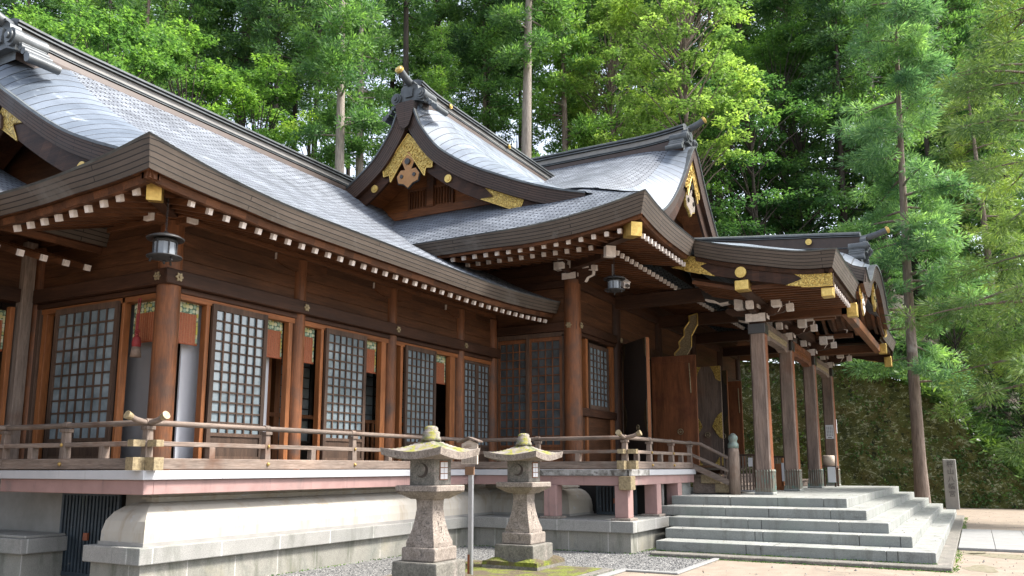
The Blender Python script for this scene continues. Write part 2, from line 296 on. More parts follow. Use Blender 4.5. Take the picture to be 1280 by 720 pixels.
# ------------------------------------------------------------------ mesh builder and scene helpers
ORG = {}
def set_props(o, label=None, cat=None, group=None, kind=None):
    if label: o['label'] = label
    if cat: o['category'] = cat
    if group: o['group'] = group
    if kind: o['kind'] = kind
def thing(name, label, cat, loc=(0, 0, 0), group=None):
    o = bpy.data.objects.new(name, None); COL.objects.link(o); o.location = loc; o.empty_display_size = .2
    set_props(o, label, cat, group); ORG[o.name] = Vector(loc); return o
class MB:
    def __init__(s): s.v = []; s.f = []; s.m = []; s.uv = []; s.sm = []
    def face(s, pts, mi=0, uv=None, sm=False):
        b = len(s.v); s.v += [tuple(p) for p in pts]; s.f.append(tuple(range(b, b+len(pts)))); s.m.append(mi)
        s.uv.append(uv or [(0, 0)]*len(pts)); s.sm.append(sm)
    def idx(s, verts, faces, mi=0, sm=False, uvs=None):
        b = len(s.v); s.v += [tuple(p) for p in verts]
        for i, f in enumerate(faces):
            s.f.append(tuple(b+k for k in f)); s.m.append(mi); s.sm.append(sm)
            s.uv.append(uvs[i] if uvs else [(0, 0)]*len(f))
    def box(s, x0, x1, y0, y1, z0, z1, mi=0, top=None):
        x0, x1 = sorted((x0, x1)); y0, y1 = sorted((y0, y1)); z0, z1 = sorted((z0, z1))
        V = [(x0, y0, z0), (x1, y0, z0), (x1, y1, z0), (x0, y1, z0), (x0, y0, z1), (x1, y0, z1), (x1, y1, z1), (x0, y1, z1)]
        if top: # taper at top
            cx, cy = (x0+x1)/2, (y0+y1)/2
            V = V[:4]+[(cx+(x-cx)*top, cy+(y-cy)*top, z) for x, y, z in V[4:]]
        F = [(0, 3, 2, 1), (4, 5, 6, 7), (0, 1, 5, 4), (1, 2, 6, 5), (2, 3, 7, 6), (3, 0, 4, 7)]
        U = []
        for f in F:
            p = [V[i] for i in f]
            if f in ((0, 3, 2, 1), (4, 5, 6, 7)): U.append([(q[0], q[1]) for q in p])
            elif f in ((0, 1, 5, 4), (2, 3, 7, 6)): U.append([(q[0], q[2]) for q in p])
            else: U.append([(q[1], q[2]) for q in p])
        s.idx(V, F, mi, False, U)
    def beam(s, p0, p1, w, h, mi=0, cap=None, capm=1, w1=None, h1=None):
        p0 = Vector(p0); p1 = Vector(p1); a = (p1-p0).normalized()
        up = Vector((0, 0, 1)) if abs(a.z) < .9 else Vector((0, 1, 0))
        r = a.cross(up).normalized(); u = r.cross(a).normalized()
        w1 = w1 or w; h1 = h1 or h
        c = [(-.5, -.5), (.5, -.5), (.5, .5), (-.5, .5)]
        V = [p0+r*(x*w)+u*(y*h) for x, y in c]+[p1+r*(x*w1)+u*(y*h1) for x, y in c]
        s.idx(V, [(4, 5, 6, 7), (0, 4, 7, 3), (1, 2, 6, 5), (0, 1, 5, 4), (3, 7, 6, 2)], mi)
        s.idx(V[:4], [(3, 2, 1, 0)], capm if cap else mi)
        if cap:
            e = .012
            V = [p0-a*e+r*(x*w*1.02)+u*(y*h*1.02) for x, y in c]+[p0+a*.05+r*(x*w*1.02)+u*(y*h*1.02) for x, y in c]
            s.idx(V, [(3, 2, 1, 0), (0, 4, 7, 3), (1, 2, 6, 5), (0, 1, 5, 4), (3, 7, 6, 2)], capm)
    def tube(s, pts, rad, n=12, mi=0, sm=True, caps=True):
        P = [Vector(p) for p in pts]; rad = rad if isinstance(rad, (list, tuple)) else [rad]*len(P)
        V = []; F = []
        for i, p in enumerate(P):
            a = (P[min(i+1, len(P)-1)]-P[max(i-1, 0)]).normalized()
            ref = Vector((0, 0, 1)) if abs(a.z) < .8 else Vector((1, 0, 0))
            r = a.cross(ref).normalized(); u = r.cross(a).normalized()
            V += [p+(r*math.cos(2*math.pi*k/n)+u*math.sin(2*math.pi*k/n))*rad[i] for k in range(n)]
        for i in range(len(P)-1):
            F += [(i*n+k, i*n+(k+1) % n, (i+1)*n+(k+1) % n, (i+1)*n+k) for k in range(n)]
        s.idx(V, F, mi, sm)
        if caps:
            s.idx(V[:n], [tuple(range(n))], mi); s.idx(V[-n:], [tuple(range(n))[::-1]], mi)
    def lathe(s, c, prof, n=20, mi=0, sm=True, sq=False):
        V = []; F = []
        for r, z in prof:
            for k in range(n):
                a = 2*math.pi*(k+.5)/n; q = r
                if sq: q = r/max(abs(math.cos(a)), abs(math.sin(a)))
                V.append((c[0]+q*math.cos(a), c[1]+q*math.sin(a), c[2]+z))
        for i in range(len(prof)-1):
            F += [(i*n+k, i*n+(k+1) % n, (i+1)*n+(k+1) % n, (i+1)*n+k) for k in range(n)]
        F += [tuple(range(n))[::-1], tuple((len(prof)-1)*n+k for k in range(n))]
        s.idx(V, F, mi, sm)
    def grid(s, fn, us, vs, uvf=None, mi=0, sm=True, skip=None):
        V = []; UVs = []; nu, nv = len(us), len(vs)
        for v in vs:
            for u in us:
                V.append(fn(u, v)); UVs.append(uvf(u, v) if uvf else (u, v))
        F = []; U = []
        for j in range(nv-1):
            for i in range(nu-1):
                q = (j*nu+i, j*nu+i+1, (j+1)*nu+i+1, (j+1)*nu+i)
                if skip and skip(V[q[0]], V[q[2]]): continue
                F.append(q); U.append([UVs[k] for k in q])
        s.idx(V, F, mi, sm, U)
    def prism(s, poly, fn, d0, d1, mi=0, side=None):
        """poly: 2D outline; fn(a, b, d) -> 3D"""
        n = len(poly); A = [fn(a, b, d0) for a, b in poly]; B = [fn(a, b, d1) for a, b in poly]
        L = 0; s.idx(A, [tuple(range(n))], mi, False, [[(a, b) for a, b in poly]])
        s.idx(B, [tuple(range(n))[::-1]], mi, False, [[(a, b) for a, b in poly][::-1]])
        s.idx(A+B, [(i, i+n, (i+1) % n+n, (i+1) % n) for i in range(n)], mi if side is None else side)
    def build(s, name, mats, parent=None, loc=None, bevel=0, seg=1, auto=True):
        if not isinstance(mats, (list, tuple)): mats = [mats]
        if parent is not None:
            root = parent
            while root.parent: root = root.parent
            org = ORG[root.name]
        else: org = Vector(loc or (0, 0, 0))
        me = bpy.data.meshes.new(name)
        V = np.array(s.v, dtype=np.float64).reshape(-1, 3)-np.array(org)
        me.from_pydata(V.tolist(), [], s.f)
        for m in mats: me.materials.append(MT[m] if isinstance(m, str) else m)
        me.polygons.foreach_set('material_index', s.m)
        me.polygons.foreach_set('use_smooth', s.sm)
        ul = me.uv_layers.new(name='UVMap'); ul.data.foreach_set('uv', np.array([c for f in s.uv for c in f], dtype=np.float32).ravel())
        me.update()
        o = bpy.data.objects.new(name, me); COL.objects.link(o)
        if parent is not None: o.parent = parent
        else: o.location = org; ORG[o.name] = org
        if bevel:
            bm = o.modifiers.new('bevel', 'BEVEL'); bm.width = bevel; bm.segments = seg; bm.limit_method = 'ANGLE'; bm.angle_limit = R(50)
        return o
def copy_tree(o, parent=None):
    c = o.copy(); COL.objects.link(c); c.parent = parent
    for ch in list(o.children): copy_tree(ch, c)
    return c
def hermite(tab, x):
    xs = [p[0] for p in tab]; ys = [p[1] for p in tab]; n = len(xs)
    if x <= xs[0]: return ys[0]+(x-xs[0])*(ys[1]-ys[0])/(xs[1]-xs[0])
    if x >= xs[-1]: return ys[-1]+(x-xs[-1])*(ys[-1]-ys[-2])/(xs[-1]-xs[-2])
    i = max(k for k in range(n-1) if xs[k] <= x)
    sl = [(ys[k+1]-ys[k])/(xs[k+1]-xs[k]) for k in range(n-1)]
    def md(k):
        if k == 0: return sl[0]
        if k == n-1: return sl[-1]
        return (sl[k-1]+sl[k])/2 if sl[k-1]*sl[k] > 0 else 0
    h = xs[i+1]-xs[i]; t = (x-xs[i])/h
    return (2*t**3-3*t*t+1)*ys[i]+(t**3-2*t*t+t)*h*md(i)+(-2*t**3+3*t*t)*ys[i+1]+(t**3-t*t)*h*md(i+1)
def lin(a, b, n): return [a+(b-a)*i/(n-1) for i in range(n)]
def sstep(x): x = min(1, max(0, x)); return x*x*(3-2*x)
def arclen(prof, n=60, dmax=10.):
    ds = lin(0, dmax, n*4); L = [0]
    for a, b in zip(ds, ds[1:]): L.append(L[-1]+math.hypot(b-a, hermite(prof, b)-hermite(prof, a)))
    return lambda d: float(np.interp(d, ds, L))

# ------------------------------------------------------------------ roof pieces
def strip(mb, A, B, mi=0, sm=True, uoff=0):
    """quad strip between polylines A and B with UV in metres"""
    L = [0]
    for a, b in zip(A, A[1:]): L.append(L[-1]+(Vector(b)-Vector(a)).length)
    for i in range(len(A)-1):
        h0 = (Vector(A[i])-Vector(B[i])).length; h1 = (Vector(A[i+1])-Vector(B[i+1])).length
        mb.face([A[i], A[i+1], B[i+1], B[i]], mi, [(L[i]+uoff, h0), (L[i+1]+uoff, h1), (L[i+1]+uoff, 0), (L[i]+uoff, 0)], False)
def eave(parent, path, board='under_x', tilt=.09, soff=None, name='eave', bh=.085):
    """path: [(x, y, z, inx, iny, th)]; builds layered fascia, the board under it and the soffit"""
    off = lambda p, d, dz: (p[0]+p[3]*d, p[1]+p[4]*d, p[2]+dz)
    f = MB(); T = [off(p, 0, 0) for p in path]; T2 = [off(p, -.02, .022) for p in path]
    Bm = [off(p, tilt, -p[5]) for p in path]
    strip(f, T, Bm); strip(f, T2, T, 1); strip(f, [off(p, .06, .03) for p in path], T2, 1)
    strip(f, Bm, [off(p, .30, -p[5]+.03) for p in path], 2)
    f.build(name+'_fascia', ['layers', 'ridge', board], parent)
    g = MB()
    a = [off(p, .16, -p[5]-.0) for p in path]; b = [off(p, .185, -p[5]-bh) for p in path]; c = [off(p, .25, -p[5]-bh) for p in path]
    strip(g, a, b); strip(g, b, c); strip(g, c, [off(p, .25, -p[5]+.02) for p in path])
    g.build(name+'_board', board, parent)
    if soff:
        h = MB(); d1, z1 = soff
        cs = [p for p in path if p[3] and p[4]]
        def inner(p):
            dd = d1
            if not (p[3] and p[4]):
                for c in cs: dd = min(dd, math.hypot(p[0]-c[0], p[1]-c[1]))
            dd = max(dd, .3); z0 = p[2]-p[5]-.03
            return (p[0]+p[3]*dd, p[1]+p[4]*dd, z0+(z1-z0)*(dd-.25)/(d1-.25))
        main = [p for p in path if not (p[3] and p[4])]
        runs = []; cur = []
        for p in path:
            cur.append(p)
            if p[3] and p[4]: runs.append(cur); cur = [p]
        runs.append(cur)
        for rn in runs:
            if len(rn) > 1: strip(h, [off(p, .25, -p[5]-.03) for p in rn], [inner(p) if not (p[3] and p[4]) else off(p, .26, -p[5]-.03) for p in rn])
        h.build(name+'_soffit', board, parent)
def ridge_box(parent, fn, s0, s1, prof, n=24, name='ridge', ends=True, wf_=.78):
    """fn(s) -> (origin3D base centre, lateral unit2D); prof: [(halfwidth, z, mi)] bottom to top"""
    ss = lin(s0, s1, n); mb = MB()
    for sg in (-1, 1):
        rows = []
        for hw, z, mi in prof:
            rows.append([(fn(s)[0][0]+fn(s)[1][0]*hw*sg*wf_, fn(s)[0][1]+fn(s)[1][1]*hw*sg*wf_, fn(s)[0][2]+z) for s in ss])
        for i in range(len(prof)-1): strip(mb, rows[i+1], rows[i], prof[i][2])
        if sg == 1: keep = rows
        else: k2 = rows
    strip(mb, keep[-1], k2[-1], prof[-1][2])
    if ends:
        for q in (0, -1):
            pts = [r[q] for r in keep]+[r[q] for r in k2[::-1]]
            mb.face(pts, 0)
    return mb.build(name, ['ridge', 'ridge_dark', 'ridge_light', 'ridge_brown'], parent)
RP = [(.34, -.28, 3), (.33, .0, 3), (.31, .10, 3), (.27, .12, 1), (.31, .13, 0), (.31, .145, 1), (.27, .15, 1), (.27, .165, 0), (.30, .17, 0), (.30, .185, 1), (.25, .19, 2),
      (.24, .30, 1), (.31, .31, 0), (.31, .335, 1), (.28, .34, 1), (.28, .36, 0), (.34, .365, 0), (.34, .40, 0), (.26, .43, 0), (.15, .465, 0), (.0, .48, 0)]
def onigawara(parent, P, ax, sc=1.0, tipz=.45, tiplen=.9, gold=True, tr_=.10):
    """ridge end ornament. P base centre, ax: outward unit 2D along the ridge"""
    ox, oy = ax; lx, ly = -oy, ox
    fn = lambda a, b, d: (P[0]+lx*a*sc+ox*d*sc, P[1]+ly*a*sc+oy*d*sc, P[2]+b*sc)
    mb = MB()
    face = [(-.42, -.10), (-.44, .05), (-.34, .10), (-.27, .22), (-.24, .36), (-.17, .42), (.17, .42), (.24, .36), (.27, .22), (.34, .10), (.44, .05), (.42, -.10), (.2, -.02), (-.2, -.02)]
    mb.prism(face, fn, -.12, .05)
    for s in (-1, 1):   # scroll coils at the sides
        for k, (r, dd) in enumerate(((.145, .10), (.10, .13), (.05, .16))):
            c0 = fn(s*.36, .10, -.02); c1 = fn(s*.36, .10, dd)
            mb.tube([c0, c1], r*sc, 14, 0)
        for k in range(4):      # stepped fins running down the roof
            a = .42+k*.085; b = .02-k*.085
            mb.tube([fn(s*a, b, -.40), fn(s*a, b, .02)], .055*sc, 8, 0)
        mb.tube([fn(s*.36, .10, -.42), fn(s*.36, .10, -.02)], .13*sc, 12, 0)
        mb.tube([fn(s*.74, -.30, -.45), fn(s*.74, -.30, .04)], .07*sc, 10, 0)
    mb.prism([(-.1, .08), (-.13, .3), (.13, .3), (.1, .08)], fn, .05, .09)
    mb.prism([(-.17, .42), (-.13, .47), (.13, .47), (.17, .42)], fn, -.14, .07)
    o = mb.build('ridge_ornament', 'ridge', parent)
    t = MB(); pts = []; rr = []
    for i in range(9):
        q = i/8; pts.append(fn(0, .40+tipz*q**1.9, -.35+(tiplen+.35)*q)); rr.append((.10-.01*q)*sc)
    t.tube(pts, rr, 12, 0)
    t.build('ridge_tip', 'ridge', parent)
    if gold:
        g = MB(); a = Vector(pts[-1]); dr = (a-Vector(pts[-2])).normalized()
        g.tube([a-dr*.03, a+dr*.03], [.105*sc, .11*sc], 14, 0); g.tube([a+dr*.03, a+dr*.05], [.07*sc, .06*sc], 14, 0)
        g.build('gilt_tip_cap', 'gold_plain', parent)
def verge(parent, pts, fn, th_=.30, soff=.85, bw=.34, apex=True, tilt=.05, board='red_y', gb='dark_y', taper=0):
    """pts: 2D polyline of the verge's upper edge; fn(a, b, q): q = metres inward from the verge plane."""
    n = len(pts); N = []; th = th_
    fac = lambda i: 1.0 if not taper else min(1, .12+min(i, n-1-i)/taper)
    for i in range(n):
        a = Vector((pts[max(i-1, 0)][0], pts[max(i-1, 0)][1])); b = Vector((pts[min(i+1, n-1)][0], pts[min(i+1, n-1)][1]))
        tdir = (b-a).normalized(); nn = Vector((tdir.y, -tdir.x))
        if nn.y > 0: nn = -nn
        N.append(nn)
    P = lambda i, d, q: fn(pts[i][0]+N[i].x*d*fac(i), pts[i][1]+N[i].y*d*fac(i), q)
    mb = MB()
    rows = [[P(i, dd, q) for i in range(n)] for dd, q in ((-.02, -.03), (.02, -.03), (.02, 0), (th, tilt), (th, tilt+.22))]
    strip(mb, rows[0], rows[1], 1); strip(mb, rows[1], rows[2], 1); strip(mb, rows[2], rows[3], 0); strip(mb, rows[3], rows[4], 2)
    strip(mb, [P(i, -.02, .15) for i in range(n)], rows[0], 1)
    mb.build('verge_fascia', ['barge', 'ridge', gb], parent)
    s = MB(); strip(s, [P(i, th-.02, tilt+.2) for i in range(n)], [P(i, th-.05, soff) for i in range(n)]); s.build('verge_soffit', board, parent)
    b = MB()
    r2 = [[P(i, dd, q) for i in range(n)] for dd, q in ((th-.03, .17), (th+bw, .17), (th+bw, .24), (th-.03, .24))]
    strip(b, r2[0], r2[1]); strip(b, r2[1], r2[2]); strip(b, r2[2], r2[3])
    b.build('bargeboard', gb, parent)
    return P, N
def disc(mb, c, ax, r, t=.03, mi=0):
    c = Vector(c); a = Vector(ax)
    mb.tube([c, c+a*t], r, 16, mi, False); mb.tube([c+a*t, c+a*(t+.012)], r*.55, 12, mi, False)
def star(mb, c, ax, r, t=.02):
    """six petalled nail cover"""
    a = Vector(ax); u = Vector((0, 0, 1)); l = a.cross(u)
    pts = []
    for k in range(24):
        q = 2*math.pi*k/24; rr = r*(.82+.18*math.cos(6*q)); pts.append((math.cos(q)*rr, math.sin(q)*rr))
    fn = lambda x, z, d: tuple(Vector(c)+l*x+u*z+a*d)
    mb.prism(pts, fn, 0, t); mb.tube([Vector(c)+a*t, Vector(c)+a*(t+.02)], r*.3, 8)

# ------------------------------------------------------------------ facade pieces; plane pl = ('y', Y, sign) or ('x', X, sign): outside is on the minus side
def pb(mb, pl, s0, s1, z0, z1, d0, d1, mi=0):
    if pl[0] == 'y': mb.box(s0, s1, pl[1]+d0, pl[1]+d1, z0, z1, mi)
    else: mb.box(pl[1]+d0, pl[1]+d1, s0, s1, z0, z1, mi)
def pp(pl, s, z, d): return (s, pl[1]+d, z) if pl[0] == 'y' else (pl[1]+d, s, z)
def lattice(parent, pl, s0, s1, z0, z1, d, nc, nr, koshi=.0, name='lattice_door', fm='frame_z', st=.07, label=None, pane='pane'):
    mb = MB(); h = .045
    pb(mb, pl, s0, s0+st, z0, z1, d, d+h); pb(mb, pl, s1-st, s1, z0, z1, d, d+h)
    a0, a1 = s0+st, s1-st
    pb(mb, pl, a0, a1, z1-.085, z1, d+.003, d+h-.003); pb(mb, pl, a0, a1, z0, z0+.1, d+.003, d+h-.003)
    b0 = z0+.1+koshi
    if koshi: pb(mb, pl, a0, a1, z0+.1, b0-.05, d+.02, d+.03); pb(mb, pl, a0, a1, b0-.05, b0, d+.003, d+h-.003)
    b1 = z1-.085
    for k in range(1, nc):
        x = a0+(a1-a0)*k/nc; pb(mb, pl, x-.012, x+.012, b0, b1, d+.006, d+.026)
    for k in range(1, nr):
        z = b0+(b1-b0)*k/nr; pb(mb, pl, a0, a1, z-.012, z+.012, d+.010, d+.030)
    o = mb.build(name, fm, parent)
    if label: o['label'] = label
    g = MB(); pb(g, pl, a0, a1, b0, b1, d+.031, d+.037); g.build('glass_pane', pane, o)
    return o
def blind(pl, s0, s1, z0, z1, d, label, group='reed blinds in the door openings', band=.15, side=None):
    mb = MB()
    if side is None: pb(mb, pl, s0, s1, z0, z1-band, d, d+.015)
    else: pb(mb, pl, s0, s1, z0, z1-band, d, d+.015)
    c = pp(pl, (s0+s1)/2, z1, d)
    mb.tube([pp(pl, s0, z0, d+.005), pp(pl, s1, z0, d+.005)], .014, 8)
    o = thing('reed_blind', label, 'blind', c, group)
    mb.build('reeds', 'blind', o)
    th = MB(); nt_ = max(2, int((s1-s0)/.045))
    for k in range(1, nt_): q = s0+(s1-s0)*k/nt_; pb(th, pl, q-.0015, q+.0015, z0+.012, z1-band, d-.003, d)
    th.build('threads', 'thread', o)
    m2 = MB(); pb(m2, pl, s0, s1, z1-band, z1, d-.004, d+.019); pb(m2, pl, s1-.03, s1, z0+.02, z1-band, d-.003, d+.018); m2.build('brocade_band', 'brocade', o)
    return o

# ================================================================== GROUND
def structure(name, mb, m, **k):
    o = mb.build(name, m, None, **k); o['kind'] = 'structure'; return o
g = MB(); g.face([(-250, -250, 0), (300, -250, 0), (300, 300, 0), (-250, 300, 0)]); structure('sandy_ground', g, 'sand')
g = MB(); g.face([(4, 4.62, .004), (11.8, 4.62, .004), (11.8, 3.88, .004), (15.2, 3.88, .004), (15.2, 9.3, .004), (4, 9.3, .004)]); structure('gravel_bed', g, 'gravel')
g = MB()
g.box(11.7, 11.82, 3.8, 4.7, 0, .03); g.box(11.82, 14.9, 3.8, 3.9, 0, .03); g.box(4, 11.7, 4.58, 4.7, 0, .03)
structure('gravel_kerb', g, 'paving', bevel=.008)
g = MB()
for i in range(6):
    for j in range(26):
        o_ = .35*(j % 2)
        g.box(17.65+i*.9, 17.65+i*.9+.894, .40-j*.6-.594, .40-j*.6, 0, .05)
structure('paved_path', g, 'paving', bevel=.006)
g = MB(); g.box(8.0, 11.62, 4.75, 7.2, .0, .045); g.box(8.12, 11.50, 4.87, 7.08, .045, .055, 1)
structure('mossy_plinth', g, ['grey_stone', 'moss'], bevel=.012)
# loose pebbles catching the light on the gravel bed
rs = random.Random(5); g = MB()
for i in range(5200):
    if rs.random() < .55: x, y = rs.uniform(11.9, 14.9), rs.uniform(3.95, 6.6)
    else: x, y = rs.uniform(7.5, 14.0), rs.uniform(7.25, 8.6)
    r = rs.uniform(.010, .024); a = rs.random()*6.28
    c, s_ = math.cos(a)*r, math.sin(a)*r
    V = [(x+c, y+s_, .003), (x-s_, y+c, .003), (x-c, y-s_, .003), (x+s_, y-c, .003), (x+rs.uniform(-.3, .3)*r, y+rs.uniform(-.3, .3)*r, .004+r*rs.uniform(.5, .9))]
    g.idx(V, [(0, 1, 4), (1, 2, 4), (2, 3, 4), (3, 0, 4)])
o = g.build('loose_pebbles', 'gravel'); o['kind'] = 'stuff'; o['label'] = 'loose grey pebbles of the gravel bed'; o['category'] = 'gravel'
# ================================================================== WING (long side building on the left)
WY, WX = 9.51, 7.44
wing = thing('shrine_wing', 'long timber shrine wing with grey shingled roof and sliding lattice doors, nearest the viewer', 'building', (7.44, 9.51, 0))
# --- roof
pw = [(0, 0), (1, .50), (1.82, .97), (2.5, 1.36), (4, 2.32), (5.22, 3.36)]
al = arclen(pw); BASE = 4.935
def wlift(x, y):
    l = .24*max(0, 1-(x-5.7)/2.6)**2*max(0, 1-max(0, y-7.78)/2.6)**1 if y-7.78 <= x-5.7 else .24*max(0, 1-(y-7.78)/2.6)**2*max(0, 1-(x-5.7)/2.6)
    r = .14*max(0, (x-12.5)/3.4)**2*max(0, 1-(y-7.78)/3)
    return l+r
vz = [(8.68, 5.28), (9.54, 5.65), (10.2, 5.90), (10.9, 6.21), (11.61, 6.62), (12.2, 7.0), (12.6, 7.26), (13, 7.58)]
def wz(x, y):
    d = min(y-7.78, 18.22-y)
    if y-7.78 < 1.0: d = min(d, x-5.7)
    z = BASE+hermite(pw, d)+wlift(x, y)
    if x < 7.9 and y > 8.6: z -= max(0, z-hermite(vz, min(y, 26-y)))*sstep((min(y, 26-y)-8.6)/.8)*min(1, ((7.9-x)/1.3)**2)
    return z
g = MB()
def row_x(y, u):
    d = min(y-7.78, 18.22-y)
    x0 = 5.7+d if d < .9 else 6.6
    x1 = 16.28 if d < 1.75 else 16.28+min(4.2, (d-1.75)*1.6)
    return x0, x1
us = [0]+[(k/7)*.16 for k in range(1, 8)]+lin(.16, 1, 30)[1:]
def wf(u, y):
    x0, x1 = row_x(y, u); x = x0+(x1-x0)*u if u > .16 else x0+(min(x1, 8.2)-x0)*u/.16
    if u > .16: x = 8.2+(x1-8.2)*(u-.16)/.84
    return (x, y, wz(x, y))
ys = [7.78+.9*k/6 for k in range(7)]+lin(8.68, 13, 26)[1:]
g.grid(wf, us, ys, lambda u, y: (wf(u, y)[0], al(y-7.78)), mi=0)
for f_i, f in enumerate(g.f):
    cx = sum(g.v[k][0] for k in f)/4; cy = sum(g.v[k][1] for k in f)/4
    if cx < 7.85 and cy > 8.9: g.m[f_i] = 1
ys2 = lin(13, 18.22, 14)
g.grid(wf, us, ys2, lambda u, y: (wf(u, y)[0], al(18.22-y)), mi=0)
roof = g.build('roof', ['tile', 'sheet'], wing)
# swap uv on the curled sheets so that seams run down the slope
g = MB()      # skirt roof on the end side
def sk(u, v):
    x = 5.7+v*2.0; y0 = 7.78+v*2.0
    y1 = 14.0; y = y0+(y1-y0)*u
    return (x, y, BASE+hermite(pw, x-5.7)+wlift(x, y))
g.grid(sk, lin(0, 1, 26), lin(0, 1, 12), lambda u, v: (sk(u, v)[1], al(v*2.0)))
g.build('skirt_roof', 'tile', wing)
# eave, rafters
def wtop(x): return BASE+wlift(x, 7.78)
path = [(5.7, y, BASE+.24*max(0, 1-(y-7.78)/2.6)**2, 1, 0, .24+.10*max(0, 1-(y-7.78)/1.5)) for y in lin(14.0, 7.9, 24)]
path += [(5.7, 7.78, BASE+.24, 1, 1, .345)]
path += [(x, 7.78, wtop(x), 0, 1, .24+.10*max(0, 1-(x-5.7)/1.5)) for x in lin(5.82, 16.25, 50)]
eave(wing, path, 'under_x', soff=(1.73, 5.12))
nr = 0
xs = [6.55+.272*k for k in range(36)]
for x in xs:
    l = wtop(x)-BASE
    m = MB(); m.beam((x, 8.05, 4.57+l*.75), (x, 9.62, 5.05), .06, .075, 0, True, 1); m.build('rafter', ['under_y', 'cream'], wing)
for k in range(9):
    y = 8.35+.272*k*1.08; l = .24*max(0, 1-(y-7.78)/2.6)**2
    m = MB(); m.beam((5.98, y, 4.575+l*.75), (7.55, y, 5.05), .07, .085, 0, True, 1); m.build('rafter', ['under_x', 'cream'], wing)
m = MB(); m.beam((6.12, 8.19, 4.70), (7.6, 9.67, 5.06), .15, .20); m.build('hip_beam', 'dark_x', wing)
m = MB(); m.beam((6.09, 8.16, 4.695), (6.24, 8.31, 4.73), .165, .215); m.build('gilt_beam_cap', 'gold_plain', wing, bevel=.006)
m = MB(); m.box(5.845, 5.99, 7.925, 8.07, 4.745, 4.84); m.build('eave_corner_block', 'under_x', wing)
# ridge
ridge_box(wing, lambda s: ((s, 13.0, 8.08+.10*max(0, (8.2-s)/2)**2), (0, 1)), 6.85, 15.25, RP)
onigawara(wing, (6.78, 13.0, 8.02), (-1, 0), 1.05, .55, .9)
# gable on the end
pts = [(y, wz(6.6, y)) for y in lin(8.9, 13.0, 22)]; pts += [(26-y, z) for y, z in pts[::-1][1:]]
P, N = verge(wing, pts, lambda a, b, q: (6.6+q, a, b), .26, 1.0, .30, board='under_y', gb='dark_y', taper=3)
m = MB()
m.face([(7.75, y, wz(7.75, y)-.04) for y, z in pts]+[(7.75, 17.2, 5.3), (7.75, 8.8, 5.3)]); m.build('gable_wall', 'wall_y', wing)
m = MB()
for k in range(9): m.box(7.66, 7.70, 10.75+k*.11, 10.80+k*.11, 5.85, 6.28)
m.box(7.64, 7.70, 10.6, 11.8, 6.28, 6.36); m.box(7.64, 7.70, 10.6, 11.8, 5.78, 5.85); m.box(7.63, 7.71, 10.58, 10.66, 5.7, 6.4); m.box(7.63, 7.71, 11.74, 11.82, 5.7, 6.6)
m.build('gable_grille', 'frame_z', wing)
gm = MB(); disc(gm, P(8, .26+.15, .165), (-1, 0, 0), .10); gm.build('gilt_disc', 'gold_plain', wing)
def relief(A, B, o, tail=None):
    e = MB(); e.tube(list(A)+([tail[0]] if tail else []), .014, 6); e.tube(list(B)+([tail[2]] if tail else []), .014, 6)
    if tail: e.tube(tail, .012, 6)
    for k in range(len(A)-1):
        c = (Vector(A[k])+Vector(B[k])+Vector(A[k+1])+Vector(B[k+1]))/4; u = (Vector(A[k+1])-Vector(A[k])); h = (Vector(A[k])-Vector(B[k])); L = u.length; u.normalize(); hh = h.length; h.normalize()
        nr_ = max(1, int(L/.16))
        for w2 in range(nr_):
            cc = c+u*L*((w2+.5)/nr_-.5)
            for sg in (-1, 1):
                c2 = cc+h*hh*.22*sg; e.tube([c2+(u*math.cos(q*sg)+h*math.sin(q*sg))*(.012+.010*q) for q in lin(.3, 5.6, 9)], .009, 5, 0, True, False)
    e.build('gilt_relief', 'gold_plain', o)
def plate(parent, P, i0, i1, th, bw, q, n=6, notch=.35, flip=False, name='gilt_plate'):
    """gilt fitting following the bargeboard from index i0 to i1 with a swallow-tail end"""
    g = MB(); A = []; B = []
    idx = list(range(i0, i1+1)) if i0 < i1 else list(range(i0, i1-1, -1))
    for k in idx: A.append(P(k, th-.01, q)); B.append(P(k, th+bw+.015, q))
    strip(g, A, B)
    a1, b1 = Vector(A[-1]), Vector(B[-1]); tdir = (Vector(A[-1])-Vector(A[-2])).normalized(); mid = (a1+b1)/2
    ta, tb = a1+tdir*.28, b1+tdir*.28
    g.face([a1, ta, mid+(a1-mid)*.15]); g.face([mid+(b1-mid)*.15, tb, b1])
    o = g.build(name, 'gold', parent)
    relief(A, B, o, [ta, mid, tb])
plate(wing, P, 1, 3, .26, .30, .158)
plate(wing, P, 19, 17, .26, .30, .158)
m = MB()
fn = lambda a, b, d: (6.72+d, 13+a, 6.95+b)
m.prism([(-.12, .25), (-.16, 0), (-.28, -.1), (-.30, -.3), (-.15, -.42), (0, -.36), (.15, -.42), (.30, -.3), (.28, -.1), (.16, 0), (.12, .25)], fn, 0, .07); m.build('gable_pendant', 'frame_z', wing)
